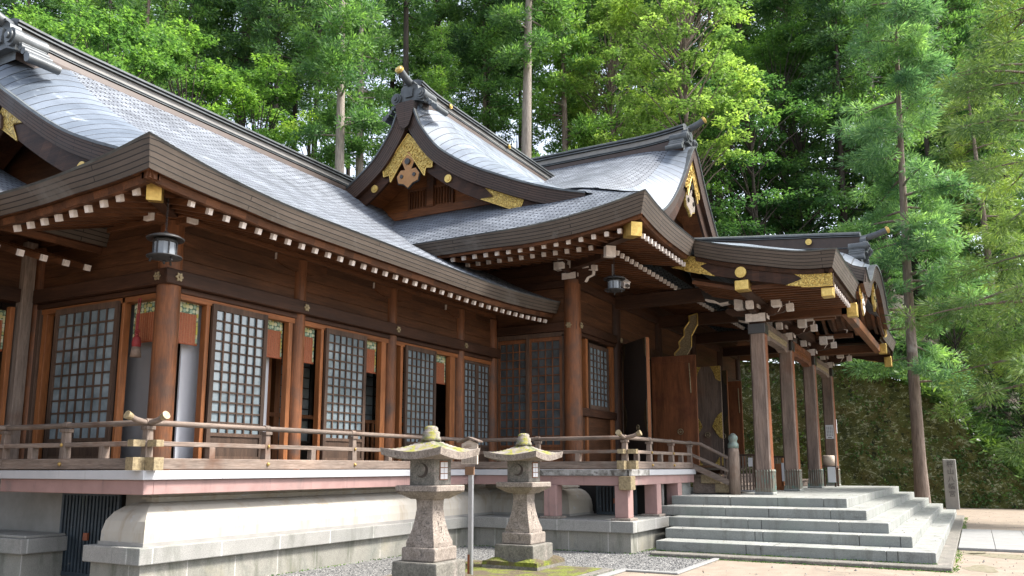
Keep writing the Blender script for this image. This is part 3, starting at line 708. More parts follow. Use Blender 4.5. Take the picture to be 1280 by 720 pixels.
# --- walls and pillars
PZ = 4.86
pill = [7.44, 9.93, 12.40, 14.80]
for x in pill+[16.2]:
    m = MB(); m.tube([(x, WY, 1.46), (x, WY, 3.2), (x, WY, PZ)], [.165 if x < 8 else .135, .162 if x < 8 else .132, .155 if x < 8 else .125], 20); m.build('pillar', 'pillar_z', wing)
for y in (12.5,):
    m = MB(); m.tube([(WX, y, 1.46), (WX, y, PZ)], [.15, .14], 18); m.build('pillar', 'pillar_z', wing)
plF = ('y', WY); plS = ('x', WX)
m = MB(); m.box(7.44-.19, 16.3, WY-.19, WY+.12, 3.96, 4.17); m.box(WX+.13, 16.25, WY-.085, WY+.10, 3.88, 3.957); m.build('head_beam', 'dark_x', wing, bevel=.01)
m = MB(); m.box(WX-.187, WX+.12, WY-.187, 12.6, 3.963, 4.167); m.box(WX-.085, WX+.1, WY+.13, 12.5, 3.883, 3.957); m.build('head_beam', 'dark_y', wing, bevel=.01)
for x in pill: gm = MB(); star(gm, (x, WY-.192, 4.065), (0, -1, 0), .065); gm.build('nail_cover', 'bronze', wing)
gm = MB(); star(gm, (WX-.192, WY, 4.065), (-1, 0, 0), .065); gm.build('nail_cover', 'bronze', wing)
m = MB(); zz = 4.17
for k in range(4): m.box(WX+.02, 16.3, WY-.03, WY+.05, zz+.003+k*.20, zz+.2+k*.20)
m.build('upper_wall', 'wall_x', wing, bevel=.006)
m = MB()
for k in range(4): m.box(WX-.03, WX+.05, WY+.02, 12.5, zz+.003+k*.20, zz+.2+k*.20)
m.build('upper_wall', 'wall_y', wing, bevel=.006)
m = MB(); m.box(7.1, 16.25, WY-.10, WY+.10, 4.88, 5.08); m.build('wall_plate', 'under_x', wing, bevel=.01)
m = MB(); m.box(WX-.10, WX+.10, 9.15, 12.6, 4.883, 5.077); m.build('wall_plate', 'under_y', wing, bevel=.01)
for x in pill[1:]:
    m = MB(); fn = lambda a, b, d, x=x: (x+a, WY-.075+d, 4.76+b)
    m.prism([(-.58, .115), (-.58, .0), (-.45, -.06), (-.25, -.10), (.25, -.10), (.45, -.06), (.58, 0), (.58, .115)], fn, 0, .15)
    m.face([fn(-.583, .11, .0), fn(-.583, .11, .15), fn(-.583, .005, .15), fn(-.583, .005, 0)], 1)
    m.build('bracket_arm', ['under_x', 'cream'], wing)
for (a, b, z) in (((7.44, 9.0, 5.0), (7.44, 9.6, 5.0), 0), ((7.44, 9.1, 4.86), (7.44, 9.6, 4.86), 0), ((6.93, 9.51, 5.0), (7.5, 9.51, 5.0), 0), ((7.03, 9.51, 4.86), (7.5, 9.51, 4.86), 0)):
    m = MB(); m.beam(a, b, .14, .125, 0, True, 1); m.build('bracket_nose', ['under_x', 'cream'], wing)
# jambs, doors, blinds of the front
def jamb(pl, s0, s1, d0=-.05, d1=.06, z1=3.88, mat='red_z', parent=wing):
    m = MB(); pb(m, pl, s0, s1, 1.5, z1, d0, d1); m.build('door_jamb', mat, parent, bevel=.005)
m = MB()
m.box(WX+.1, 16.2, WY-.07, WY+.12, 1.47, 1.56); m.build('door_sill', 'frame_x', wing)
m = MB(); m.box(WX-.07, WX+.12, WY+.1, 12.5, 1.47, 1.557); m.build('door_sill', 'frame_y', wing)
m = MB(); m.box(WX+.14, 16.2, WY-.06, WY+.10, 3.80, 3.878); m.build('door_head', 'red_x', wing)
m = MB(); m.box(WX-.06, WX+.10, WY+.14, 12.45, 3.80, 3.874); m.build('door_head', 'red_y', wing)
bays = [(8.06, 8.13, 8.14, 9.20, 9.70, 9.79), (10.46, 10.53, 10.54, 11.61, 12.10, 12.24), (12.69, 12.77, 12.80, 13.83, 14.42, 14.60)]
names = ['first bay, beside the corner pillar', 'second bay from the corner pillar', 'third bay from the corner pillar']
for i, (j0, j1, l0, l1, k0, k1) in enumerate(bays):
    jamb(plF, j0, j1); jamb(plF, k0, k1)
    lattice(wing, plF, l0, l1, 1.56, 3.83, -.10, 6, 12, .33)
    a = pill[i]+.15
    blind(plF, a+.02, j0-.04, 3.22, 3.80, .07, 'reed blind left of the lattice door in the %s' % names[i])
    blind(plF, l1+.03, k0-.02, 3.22, 3.80, .07, 'reed blind right of the lattice door in the %s' % names[i])
    jamb(plF, k1, pill[i+1]-.13, -.02, .09, 3.88, 'frame_z'); 
lattice(wing, plF, 14.95, 15.53, 1.56, 3.83, -.04, 3, 12, .33); lattice(wing, plF, 15.54, 16.12, 1.56, 3.83, -.02, 3, 12, .33)
# side front (end wall)
jamb(plS, 10.34, 10.40, -.06, .05); jamb(plS, 12.16, 12.27)
lattice(wing, plS, 10.43, 11.88, 1.56, 3.83, -.10, 7, 10, .25)
blind(plS, 9.70, 10.29, 3.24, 3.80, .07, 'reed blind behind the hanging red tassel, left of the corner pillar')
blind(plS, 11.90, 12.14, 3.22, 3.80, .07, 'narrow reed blind left of the end wall lattice door')
jamb(plS, 12.29, 12.40, -.08, .07, 3.88, 'frame_z')
# interior
m = MB(); m.box(7.5, 16.2, 12.3, 12.36, 1.5, 4.9); m.box(7.5, 7.56, 12.36, 16, 1.5, 4.9); m.box(7.5, 16.2, 9.6, 12.3, 4.5, 4.55); m.build('inner_wall', 'interior', wing)
m = MB(); m.box(7.3, 16.3, 9.4, 12.5, 1.40, 1.49); m.build('inner_floor', 'frame_x', wing)
m = MB()
for (a, b, y) in ((7.90, 8.30, 9.74), (9.15, 9.60, 9.76)): m.box(a, b, y, y+.03, 1.5, 3.9)
m.build('paper_screen', 'inner_white', wing)
m = MB(); m.box(7.66, 7.70, 9.95, 11.3, 1.5, 4.2); m.box(7.8, 7.84, 11.4, 12.2, 1.5, 4.2); m.build('plaster_screen', 'inner_grey', wing)
m = MB(); m.box(7.70, 7.84, 9.98, 10.10, 1.5, 3.9); m.box(9.95, 10.1, 10.2, 10.34, 1.5, 3.9)
for a in (10.9, 12.9, 14.1): m.box(a, a+.13, 10.9, 11.03, 1.5, 3.9)
for k in range(12): m.box(12.55+k*.16, 12.63+k*.16, 10.9, 10.94, 1.5, 2.4)
for k in range(12): m.box(14.1+k*.1, 14.15+k*.1, 10.7, 10.74, 1.5, 2.3)
m.box(10.2, 16, 10.88, 10.96, 2.4, 2.47); m.build('inner_post', 'red_z', wing)
lattice(wing, ('y', 11.2), 10.2, 12.2, 1.6, 3.7, 0, 8, 8, .3, 'inner_lattice', 'lacquer')
lattice(wing, ('y', 11.2), 12.6, 15.6, 1.6, 3.7, 0, 10, 8, .3, 'inner_lattice', 'lacquer')

# --- left building behind the inner corner
left = thing('side_hall', 'low timber building joining the wing at the far left, mostly cut off by the frame', 'building', (3.0, 12.5, 0))
pth = [(x, 10.8, 4.98, 0, 1, .30) for x in lin(-6, 7.40, 20)]
eave(left, pth, 'under_x', soff=(1.73, 5.0))
g = MB(); g.grid(lambda u, v: (u, 10.8+v, 4.98+hermite(pw, v)*.85), lin(-6, 7.4, 14), lin(0, 4.5, 10), lambda u, v: (u, v)); g.build('roof', 'tile', left)
for k in range(14):
    m = MB(); x = 7.25-k*.325; m.beam((x, 11.05, 4.36), (x, 12.6, 4.85), .07, .085, 0, True, 1); m.build('rafter', ['under_y', 'cream'], left)
m = MB(); m.box(-6, WX-.05, 12.4, 12.62, 3.96, 4.16); m.build('head_beam', 'dark_x', left)
m = MB(); m.box(-6, WX-.05, 12.47, 12.53, 4.16, 5.0); m.build('upper_wall', 'wall_x', left)
for x in (7.17, 4.6, 2.1):
    m = MB(); m.box(x-.07, x+.10, 12.35, 12.52, 1.46, 4.9); m.build('pillar', 'grey_z', left, bevel=.01)
for a in (6.98, 6.93): pass
jamb(('y', 12.5), 7.0, 7.07, parent=left)
lattice(left, ('y', 12.5), 5.2, 6.3, 1.56, 3.83, -.06, 6, 12, .3)
blind(('y', 12.5), 6.35, 6.98, 3.22, 3.82, .04, 'reed blind at the extreme left edge, beyond the inner corner')
m = MB(); m.box(-6, 8.5, 13.6, 13.66, 1.4, 4.9); m.box(-6, 7.3, 12.5, 13.6, 1.4, 1.49); m.build('inner_wall', 'interior', left)

# --- podium of the wing and hall: floor edge, pink beam, plaster batter, granite ledge
VX, VY = 6.62, 8.69; HX, HY = 14.2, 5.47; HE = 18.35
def ring(mb, off, z0, z1, depth, mi=0, x_end=None, left_end=11.7):
    """band along the podium edge: end side, front of wing, hall side, hall front. off = metres outwards"""
    xe = x_end or HE
    a, b, c, dd = VX-off, VY-off, HX-off, HY-off
    mb.box(a, a+depth, b, left_end, z0, z1, mi)
    mb.box(a+depth, c+depth, b, b+depth, z0, z1, mi)
    mb.box(c, c+depth, dd, b, z0, z1, mi)
    mb.box(c+depth, xe, dd, dd+depth, z0, z1, mi)
pod = thing('podium', 'raised podium with white floor edge, pink beams, plaster skirt and granite ledge', 'podium', (10, 8.7, 0))
m = MB(); ring(m, 0, 1.352, 1.462, 1.2); m.box(-6, VX, 11.7, 12.6, 1.352, 1.462)
m.build('white_floor_edge', 'white', pod, bevel=.006)
m = MB(); m.box(HX-.003, HX+.02, HY-.004, 7.5, 1.354, 1.458); m.box(HX-.003, 15.3, HY-.0045, HY+.02, 1.354, 1.458); m.build('weathered_floor_edge', 'white_worn', pod)
m = MB(); ring(m, -.05, 1.175, 1.35, .14); m.box(-6, VX+.05, 11.75, 11.9, 1.175, 1.35); m.build('pink_beam', 'pink', pod, bevel=.006)
for (x, y) in ((14.33, 7.05), (14.36, 5.63), (15.92, 5.63), (17.35, 5.66)):
    m = MB(); m.box(x-.13, x+.13, y-.13, y+.13, .60, 1.174); m.build('pink_post', 'pink', pod, bevel=.008)
    m = MB(); m.box(x-.19, x+.19, y-.19, y+.19, .556, .60); m.build('post_base', 'tan_stone', pod, bevel=.008)
m = MB(); m.box(16.0, 17.4, 5.75, 5.9, 1.176, 1.348); m.build('pink_beam', 'pink', pod)
# granite ledge and wall
def granite_run(x0, y0, x1, y1, outx, outy, nm):
    pass
LB = MB(); LW = MB()
def uvbox(mb, x0, x1, y0, y1, z0, z1, mi=0):
    n0 = len(mb.uv); mb.box(x0, x1, y0, y1, z0, z1, mi)
# slabs
uvbox(LB, 6.64, 14.50, 8.69, 9.2, .355, .556); uvbox(LB, 14.03, 16.9, 5.34, 8.69, .357, .557); uvbox(LB, 6.642, 7.1, 9.2, 9.76, .355, .554)
uvbox(LB, 6.74, 7.4, 11.21, 14, .353, .553); uvbox(LB, 6.80, 7.4, 11.27, 14, .553, .59)
LB.build('granite_ledge', 'granite', pod, bevel=.012, seg=2)
uvbox(LW, 6.72, 14.55, 8.77, 9.3, -.02, .355); uvbox(LW, 14.11, 16.85, 5.42, 8.8, -.02, .357); uvbox(LW, 6.722, 7.2, 9.2, 9.70, -.02, .355); uvbox(LW, 6.82, 7.4, 11.29, 14, -.02, .353)
LW.build('granite_wall', 'granite_low', pod)
# plaster batter
pr = [(.03, .556), (.03, .60), (.05, .60), (.055, .72), (.085, .85), (.15, .95), (.24, 1.02), (.33, 1.055), (.40, 1.065), (.42, 1.065), (.42, 1.10), (.38, 1.10), (.38, 1.125), (.42, 1.125), (.42, 1.19)]
m = MB()
for k in range(len(pr)-1):
    (d0, z0), (d1, z1) = pr[k], pr[k+1]
    X0 = lambda d: VX+.10+d; Y0 = lambda d: VY+.06+d; X2 = lambda d: 15.0+d; Y3 = lambda d: 6.85+.3-max(0, d)*0
    mi = 1 if k < 2 else 0
    ye = lambda d: 9.66-d*.9
    m.face([(X0(d0), ye(d0), z0), (X0(d0), Y0(d0), z0), (X0(d1), Y0(d1), z1), (X0(d1), ye(d1), z1)], mi, None, k > 2)
    m.face([(X0(d0), Y0(d0), z0), (X2(d0), Y0(d0), z0), (X2(d1), Y0(d1), z1), (X0(d1), Y0(d1), z1)], mi, None, k > 2)
    y3a, y3b = 7.0+d0*.9, 7.0+d1*.9
    m.face([(X2(d0), Y0(d0), z0), (X2(d0), y3a, z0), (X2(d1), y3b, z1), (X2(d1), Y0(d1), z1)], mi, None, k > 2)
    m.face([(X2(d0), y3a, z0), (16.2, y3a, z0), (16.2, y3b, z1), (X2(d1), y3b, z1)], mi, None, k > 2)
    m.face([(X0(d0), ye(d0), z0), (7.6, ye(d0), z0), (7.6, ye(d1), z1), (X0(d1), ye(d1), z1)], mi, None, k > 2)
m.build('plaster_skirt', ['plaster', 'concrete'], pod)
m = MB(); m.box(7.42, 7.6, 11.28, 14, 0, 1.2); m.box(7.45, 7.6, 9.55, 10.1, 0, 1.2); m.box(7.40, 7.50, 11.42, 11.55, 0, 1.17); m.build('cellar_wall', 'concrete', pod)
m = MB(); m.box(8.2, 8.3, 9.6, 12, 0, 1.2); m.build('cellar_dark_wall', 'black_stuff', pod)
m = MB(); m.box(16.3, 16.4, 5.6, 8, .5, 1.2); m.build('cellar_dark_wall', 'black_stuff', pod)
m = MB(); m.box(16.35, 17.1, 5.80, 5.95, .5, 1.19); m.build('stone_block', 'concrete', pod, bevel=.01)
m = MB(); m.box(17.5, 18.4, 5.62, 7.4, .9, 1.19); m.build('stone_block', 'granite_green', pod, bevel=.01)
def bars(name, pl, s0, s1, z0, z1, label, step=.075):
    o = thing(name, label, 'gate', pp(pl, (s0+s1)/2, z0, 0))
    m = MB(); pb(m, pl, s0, s0+.05, z0, z1, -.02, .02); pb(m, pl, s1-.05, s1, z0, z1, -.02, .02); pb(m, pl, s0+.05, s1-.05, z1-.05, z1, -.018, .018); pb(m, pl, s0+.05, s1-.05, z0, z0+.05, -.018, .018)
    m.build('gate_frame', 'iron', o)
    m = MB(); s = s0+.09
    while s < s1-.09: pb(m, pl, s, s+.038, z0+.05, z1-.05, -.012, .012); s += step
    m.build('bars', 'iron', o)
    m = MB(); pb(m, pl, (s0+s1)/2-.04, (s0+s1)/2+.05, (z0+z1)/2-.08, (z0+z1)/2+.02, -.05, -.02); m.build('lock', 'rust', o)
    return o
bars('iron_gate', ('x', 7.40), 10.14, 11.40, .02, 1.165, 'dark painted iron bar gate in the cellar opening at the far left')
bars('iron_gate', ('x', 15.95), 5.98, 6.85, .56, 1.17, 'dark iron bar gate behind the pink posts under the hall veranda')

# --- veranda railing
ver = thing('veranda_railing', 'weathered low wooden railing with curled corner ends and brass caps around the veranda', 'railing', (6.72, 8.79, 1.462))
RXW, RYW, RXH, RYH = 6.72, 8.79, 14.30, 5.57
def rails(p0, p1, nm='grey_x', ext0=False, ext1=False):
    ax = Vector(p1)-Vector(p0); ax.normalize()
    a = Vector(p0); b = Vector(p1)
    for z, w, h, nmx in ((1.545, .115, .135, 'bottom_rail'), (1.79, .085, .06, 'middle_rail')):
        e = .22
        q0 = a-ax*(e if ext0 else 0); q1 = b+ax*(e if ext1 else 0)
        m = MB(); m.beam((q0.x, q0.y, z), (q1.x, q1.y, z), w, h); m.build(nmx, nm, ver, bevel=.006)
        for on_, q in ((ext0, q0), (ext1, q1)):
            if on_:
                dr = ax if q is q0 else -ax
                m = MB(); m.beam((q.x-dr.x*.012, q.y-dr.y*.012, z), (q.x+dr.x*.15, q.y+dr.y*.15, z), w+.02, h+.02); m.build('brass_cap', 'bronze', ver)
    pts = []; e = .30
    if ext0: pts += [(a.x-ax.x*e, a.y-ax.y*e, 2.12), (a.x-ax.x*e*.6, a.y-ax.y*e*.6, 2.07), (a.x-ax.x*.05, a.y-ax.y*.05, 2.042)]
    else: pts += [(a.x, a.y, 2.04)]
    if ext1: pts += [(b.x+ax.x*.05, b.y+ax.y*.05, 2.042), (b.x+ax.x*e*.6, b.y+ax.y*e*.6, 2.07), (b.x+ax.x*e, b.y+ax.y*e, 2.12)]
    else: pts += [(b.x, b.y, 2.04)]
    m = MB(); m.tube(pts, .036, 12); m.build('handrail', nm, ver)
    for on_, i0, i1 in ((ext0, 0, 1), (ext1, -1, -2)):
        if on_:
            p, q = Vector(pts[i0]), Vector(pts[i1]); dr = (p-q).normalized()
            m = MB(); m.tube([p-dr*.06, p+dr*.015], [.043, .052], 14); m.build('brass_cap', 'bronze', ver)
rails((RXW, 11.76, 0), (RXW, RYW, 0), 'grey_y', False, True)
rails((RXW, RYW, 0), (RXH+.0, RYW, 0), 'grey_x', True, False)
rails((RXH, RYW, 0), (RXH, RYH, 0), 'grey_y', False, True)
rails((RXH, RYH, 0), (18.30, RYH, 0), 'grey_x', True, False)
rails((-3, 11.76, 0), (RXW, 11.76, 0), 'grey_x', False, False)
def rpost(x, y, full=True):
    m = MB()
    if full:
        m.box(x-.052, x+.052, y-.052, y+.052, 1.612, 1.96, top=.82)
        m.box(x-.062, x+.062, y-.062, y+.062, 1.955, 2.0)
        m.tube([(x-.045, y, 2.05), (x+.045, y, 2.05)] if abs(y-RYW) < .01 or abs(y-RYH) < .01 else [(x, y-.045, 2.05), (x, y+.045, 2.05)], .041, 12)
    else: m.box(x-.048, x+.048, y-.045, y+.045, 1.612, 1.762)
    m.build('rail_post' if full else 'rail_block', 'grey_z', ver, bevel=.004)
rpost(RXW, RYW); rpost(RXH, RYW)
for x in (8.66, 10.55, 12.5): rpost(x, RYW)
for x in (7.68, 9.60, 11.5, 13.4): rpost(x, RYW, False)
for y in (10.40, 11.76): rpost(RXW, y)
for y in (9.60, 11.1): rpost(RXW, y, False)
rpost(RXH, 7.35); rpost(RXH, RYH)
for y in (8.1, 6.5): rpost(RXH, y, False)
for x in (15.6, 16.95, 18.25): rpost(x, RYH)
for x in (14.9, 16.25, 17.6): rpost(x, RYH, False)
def nail(x, y, z, r):
    gm = MB(); gm.lathe((x, y, z), [(r*.2, -.028), (r, -.01), (r, .01), (r*.2, .028)], 10); gm.build('brass_nail', 'bronze_gold', ver)
MT['bronze_gold'] = simple('aged_gilt', (.42, .28, .09), (.25, .16, .05), 12, .5, .5, .2)
for z, r in ((1.545, .028), (1.79, .018)):
    for x in (8.66, 10.55, 12.5): nail(x, RYW-.06, z, r)
    for x in (15.6, 16.95): nail(x, RYH-.06, z, r*1.2)
    nail(RXW-.06, 10.40, z, r); nail(RXH-.06, 7.35, z, r)
m = MB(); m.box(14.13, 14.36, 5.40, 5.64, 1.10, 1.345); m.build('brass_cap', 'bronze', pod, bevel=.008)
# stair rail and finial
for z0, z1, h in ((2.04, 1.70, 0), (1.79, 1.42, .06), (1.545, 1.17, .12)):
    m = MB()
    if h: m.beam((18.32, RYH, z0), (18.32, 4.72, z1), .075, h)
    else: m.tube([(18.32, RYH, z0), (18.32, 5.35, z0-.02), (18.32, 4.72, z1)], .036, 12)
    m.build('stair_rail', 'grey_y', ver)
m = MB(); m.lathe((18.35, 4.62, .92), [(.125, 0), (.12, .9), (.11, 1.0)], 20); o1 = m.build('finial_post', 'grey_z', ver)
m = MB(); m.lathe((18.35, 4.62, 1.92), [(.115, 0), (.115, .09), (.09, .11), (.085, .15), (.105, .20), (.10, .25), (.05, .31), (.01, .33)], 20); m.build('finial_cap', 'verdigris', o1)

# ================================================================== MAIN HALL
hall = thing('main_hall', 'main shrine hall with sweeping grey roof, gilt-tipped ridge and carved gable facing the wing', 'building', (16.35, 7.53, 0))
CX = 23.5; EX, EY, HB = 13.57, 4.80, 6.06
ph = [(0, 0), (1.23, .84), (2.4, 1.50), (3.5, 2.0), (5.5, 2.85), (7.43, 3.75), (8.73, 4.45), (9.93, 5.24)]
hv = [(15.5, 7.1), (17, 7.42), (18, 7.62), (19, 7.86), (20.26, 8.18), (21, 8.62), (21.73, 9.22), (22.6, 10.12), (23.2, 10.85), (23.5, 11.08)]
ah = arclen(ph)
def hlift(x, y):
    xm = min(x, 2*CX-x); dx = xm-EX; dy = y-EY
    if dy <= dx: return (.15+.186*max(0, 1-dx/2.0)**2)*max(0, 1-dy/3.0)
    return .336*max(0, 1-dy/2.8)**2*max(0, 1-dx/3.0)+ (0)
def hz(x, y, d=None):
    xm = min(x, 2*CX-x)
    dd = xm-EX
    if y-EY < 1.95: dd = min(dd, y-EY)
    z = HB+hermite(ph, dd)+hlift(x, y)
    if y < 8.0 and dd > 2.2: z -= .55*sstep((dd-2.0)/3.0)*(1-.55*sstep((dd-8.2)/1.7))*((8.0-y)/1.3)**2
    return z
yb = 19.3
g = MB()
def hf(side):
    def f(u, d):
        y0 = EY+min(d, 1.9) ; y1 = yb
        if u < .22: y = y0+(8.7-y0)*u/.22
        else: y = 8.7+(y1-8.7)*(u-.22)/.78
        x = EX+d if side < 0 else 2*CX-EX-d
        dd = d; z = HB+hermite(ph, dd)
        z += .336*max(0, 1-(y-EY)/2.8)**2*max(0, 1-d/3.0)
        if y < 8.6 and dd > 2.0: z -= max(0, z-hermite(hv, EX+dd))*sstep((dd-2.0)/1.5)*((8.6-y)/1.9)**2
        return (x, y, z)
    return f
us = lin(0, .22, 12)+lin(.22, 1, 14)[1:]
dsv = lin(0, 1.9, 9)+lin(1.9, 9.93, 34)[1:]
for side in (-1, 1):
    F = hf(side); n0 = len(g.f)
    g.grid(F, us, dsv, lambda u, d, F=F: (F(u, d)[1], ah(d)))
    for k in range(n0, len(g.f)):
        cy = sum(g.v[i][1] for i in g.f[k])/4; cz = sum(g.v[i][2] for i in g.f[k])/4
        if cy < 7.5 and cz > 7.5:
            g.m[k] = 1
g.build('roof', ['tile', 'sheet'], hall)
g = MB()      # front skirt
def fs(u, d):
    x0, x1 = EX+d if d < 1.9 else EX+1.9+(d-1.9), 2*CX-EX-min(d, 9)
    x = x0+(x1-x0)*u; dx = min(x, 2*CX-x)-EX
    z = HB+hermite(ph, d)+(.15+.186*max(0, 1-dx/2.0)**2)*max(0, 1-d/3.0)
    return (x, EY+d, z)
g.grid(fs, lin(0, 1, 40), lin(0, 3.2, 14), lambda u, d: (fs(u, d)[0], ah(d))); g.build('front_skirt_roof', 'tile', hall)
# eaves
path = [(EX, y, HB+.336*max(0, 1-(y-EY)/2.8)**2, 1, 0, .27+.08*max(0, 1-(y-EY)/3.5)) for y in lin(yb, EY+.12, 60)]
path += [(EX, EY, HB+.336, 1, 1, .36)]
fl = lambda x: HB+.15+.186*max(0, 1-(x-EX)/2.0)**2
path += [(x, EY, fl(x), 0, 1, .33) for x in lin(EX+.12, 16.6, 18)]
eave(hall, path, 'under_y', tilt=.12, soff=(2.7, 6.25), bh=.045)
path = [(2*CX-x, EY, fl(x), 0, 1, .33) for x in lin(16.6, EX+.12, 10)]+[(2*CX-EX, EY, HB+.336, -1, 1, .36)]+[(2*CX-EX, y, HB+.336*max(0, 1-(y-EY)/2.8)**2, -1, 0, .3) for y in lin(EY+.12, yb, 20)]
eave(hall, path, 'under_y', tilt=.12, soff=(2.7, 6.25), bh=.045)
for k in range(16):
    y = 5.42+k*.262; l = .336*max(0, 1-(y-EY)/2.8)**2
    if k < 15: m = MB(); m.beam((13.88, y, 5.72+l*.45), (15.6, y, 6.02), .07, .085, 0, True, 1); m.build('flying_rafter', ['under_x', 'cream'], hall)
    y = 6.35+k*.262
    if k < 13: m = MB(); m.beam((14.68, y, 5.80), (16.5, y, 6.12), .075, .09, 0, True, 1); m.build('rafter', ['under_x', 'cream'], hall)
m = MB()
for k in range(15): m.beam((13.88, 9.62+k*.262, 5.735), (15.6, 9.62+k*.262, 6.02), .07, .085, 0, True, 1)
m.build('hidden_rafters', ['under_x', 'cream'], hall)
for k in range(13):
    x = 14.18+k*.205
    m = MB(); m.beam((x, 5.05, 5.735), (x, 6.6, 6.0), .055, .085, 0, True, 1); m.build('flying_rafter', ['under_y', 'cream'], hall)
for k in range(40):
    x = 14.9+k*.262
    m = MB(); m.beam((x, 5.85, 5.68), (x, 7.6, 6.05), .06, .09, 0, True, 1); m.build('rafter', ['under_y', 'cream'], hall)
m = MB(); m.beam((13.87, 5.10, 5.80), (16.4, 7.6, 6.2), .20, .24); m.beam((14.95, 6.15, 5.72), (16.4, 7.6, 5.95), .18, .20, 0); m.build('hip_beam', 'dark_x', hall)
m = MB(); m.beam((13.84, 5.07, 5.795), (14.10, 5.33, 5.835), .215, .255); m.build('gilt_beam_cap', 'gold_plain', hall, bevel=.008)
m = MB(); m.beam((14.72, 5.93, 5.69), (14.82, 6.03, 5.70), .20, .22); m.build('beam_end', 'cream', hall)
# ridge
ridge_box(hall, lambda s: ((CX, s, 11.10+.18*max(0, (8.6-s)/2)**2), (1, 0)), 6.95, 16.5, [(a*1.15, b*1.32, c) for a, b, c in RP])
onigawara(hall, (CX, 6.88, 11.20), (0, -1), 1.05, .24, .48)
# front gable verge
vzz = [(19.3, 7.72), (20.26, 8.10), (21.0, 8.62), (21.73, 9.32), (22.6, 10.25), (23.5, 11.05)]
def gz(x): return hf(-1)(0.0, x-EX)[2]
pts = [(x, hf(-1)(0.0, x-EX)[2]) for x in lin(18.0, 23.5, 24)]; pts += [(2*CX-x, z) for x, z in pts[::-1][1:]]
P, N = verge(hall, pts, lambda a, b, q: (a, 6.7+q, b), .30, 1.1, .40, board='red_x', gb='dark_x')
m = MB(); m.face([(x, 7.75, HB+hermite(ph, min(x, 2*CX-x)-EX)-.50) for x, z in pts]+[(29.0, 7.75, 7.4), (18.0, 7.75, 7.4)]); m.build('gable_wall', 'wall_x', hall)
m = MB(); m.box(21.6, 25.4, 7.60, 7.74, 8.9, 9.15); m.box(23.35, 23.65, 7.58, 7.72, 8.2, 10.4); m.box(22.2, 24.8, 7.585, 7.73, 9.7, 9.9); m.build('gable_beam', 'dark_x', hall)
plate(hall, P, 1, 3, .30, .38, .155); plate(hall, P, len(pts)-2, len(pts)-4, .30, .38, .155)
def apex_plate(parent, fn, w, h, s=1.):
    g = MB()
    poly = [(0, 0), (-.22*s, -.28*s), (-.62*s, -.78*s), (-.60*s, -.95*s), (-.45*s, -.93*s), (-.42*s, -1.12*s), (-.12*s, -.62*s), (0, -.50*s), (.12*s, -.62*s), (.42*s, -1.12*s), (.45*s, -.93*s), (.60*s, -.95*s), (.62*s, -.78*s), (.22*s, -.28*s)]
    # split in two convex-ish halves for clean faces
    L = [poly[i] for i in (0, 1, 2, 3, 4, 5, 6, 7)]; Rr = [poly[i] for i in (0, 7, 8, 9, 10, 11, 12, 13)]
    for q in (L, Rr): g.prism(q, fn, 0, .025)
    o = g.build('gilt_apex_plate', 'gold', parent); e = MB(); P2 = poly+[poly[0]]
    for p, q in zip(P2, P2[1:]): e.tube([fn(p[0], p[1], .03), fn(q[0], q[1], .03)], .014, 6)
    def spiral(cx, cz, r, sg):
        e.tube([fn(cx+math.cos(q*sg)*r*q/6, cz+math.sin(q*sg)*r*q/6, .035) for q in lin(.6, 6.2, 12)], .010, 5, 0, True, False)
    e.tube([fn(math.cos(q)*.11*s, (-.34+.11*math.sin(q))*s, .035) for q in lin(0, 6.28, 16)], .012, 5)
    for sg in (-1, 1):
        for (a, b, r) in ((.0, -.34, .05), (.20, -.48, .08), (.14, -.56, .05), (.33, -.60, .08), (.29, -.74, .07), (.46, -.76, .07), (.40, -.90, .06), (.52, -.86, .05), (.22, -.66, .05)): spiral(a*sg*s, b*s, r*s, sg)
    e.build('gilt_relief', 'gold_plain', o)
def gegyo(parent, fn, s=1., mat='red_z', rim='gold'):
    g = MB()
    body = [(0, .45), (-.17, .22), (-.08, .02), (-.20, .03), (-.30, -.10), (-.26, -.26), (-.12, -.30), (0, -.40), (.12, -.30), (.26, -.26), (.30, -.10), (.20, .03), (.08, .02), (.17, .22)]
    body = [(a*s, b*s) for a, b in body]
    g.prism(body, fn, 0, .06*s)
    g.tube([fn(0, .2*s, .0), fn(0, .2*s, -.05*s)], .07*s, 10, 1)
    for a in (-.17, .17): g.tube([fn(a*s, -.12*s, 0), fn(a*s, -.12*s, -.02*s)], .045*s, 10, 1)
    g.prism([(a*1.07, b*1.05-.01) for a, b in body], fn, .012, .05*s, 2)
    g.build('gable_pendant', [mat, 'lacquer', rim], parent)
apex_plate(hall, lambda a, b, d: (CX+a, 6.84-d, 10.72+b), 1, 1, 1.15)
gegyo(hall, lambda a, b, d: (CX+a, 6.88+d, 9.55+b), 1.5, 'tan_stone')

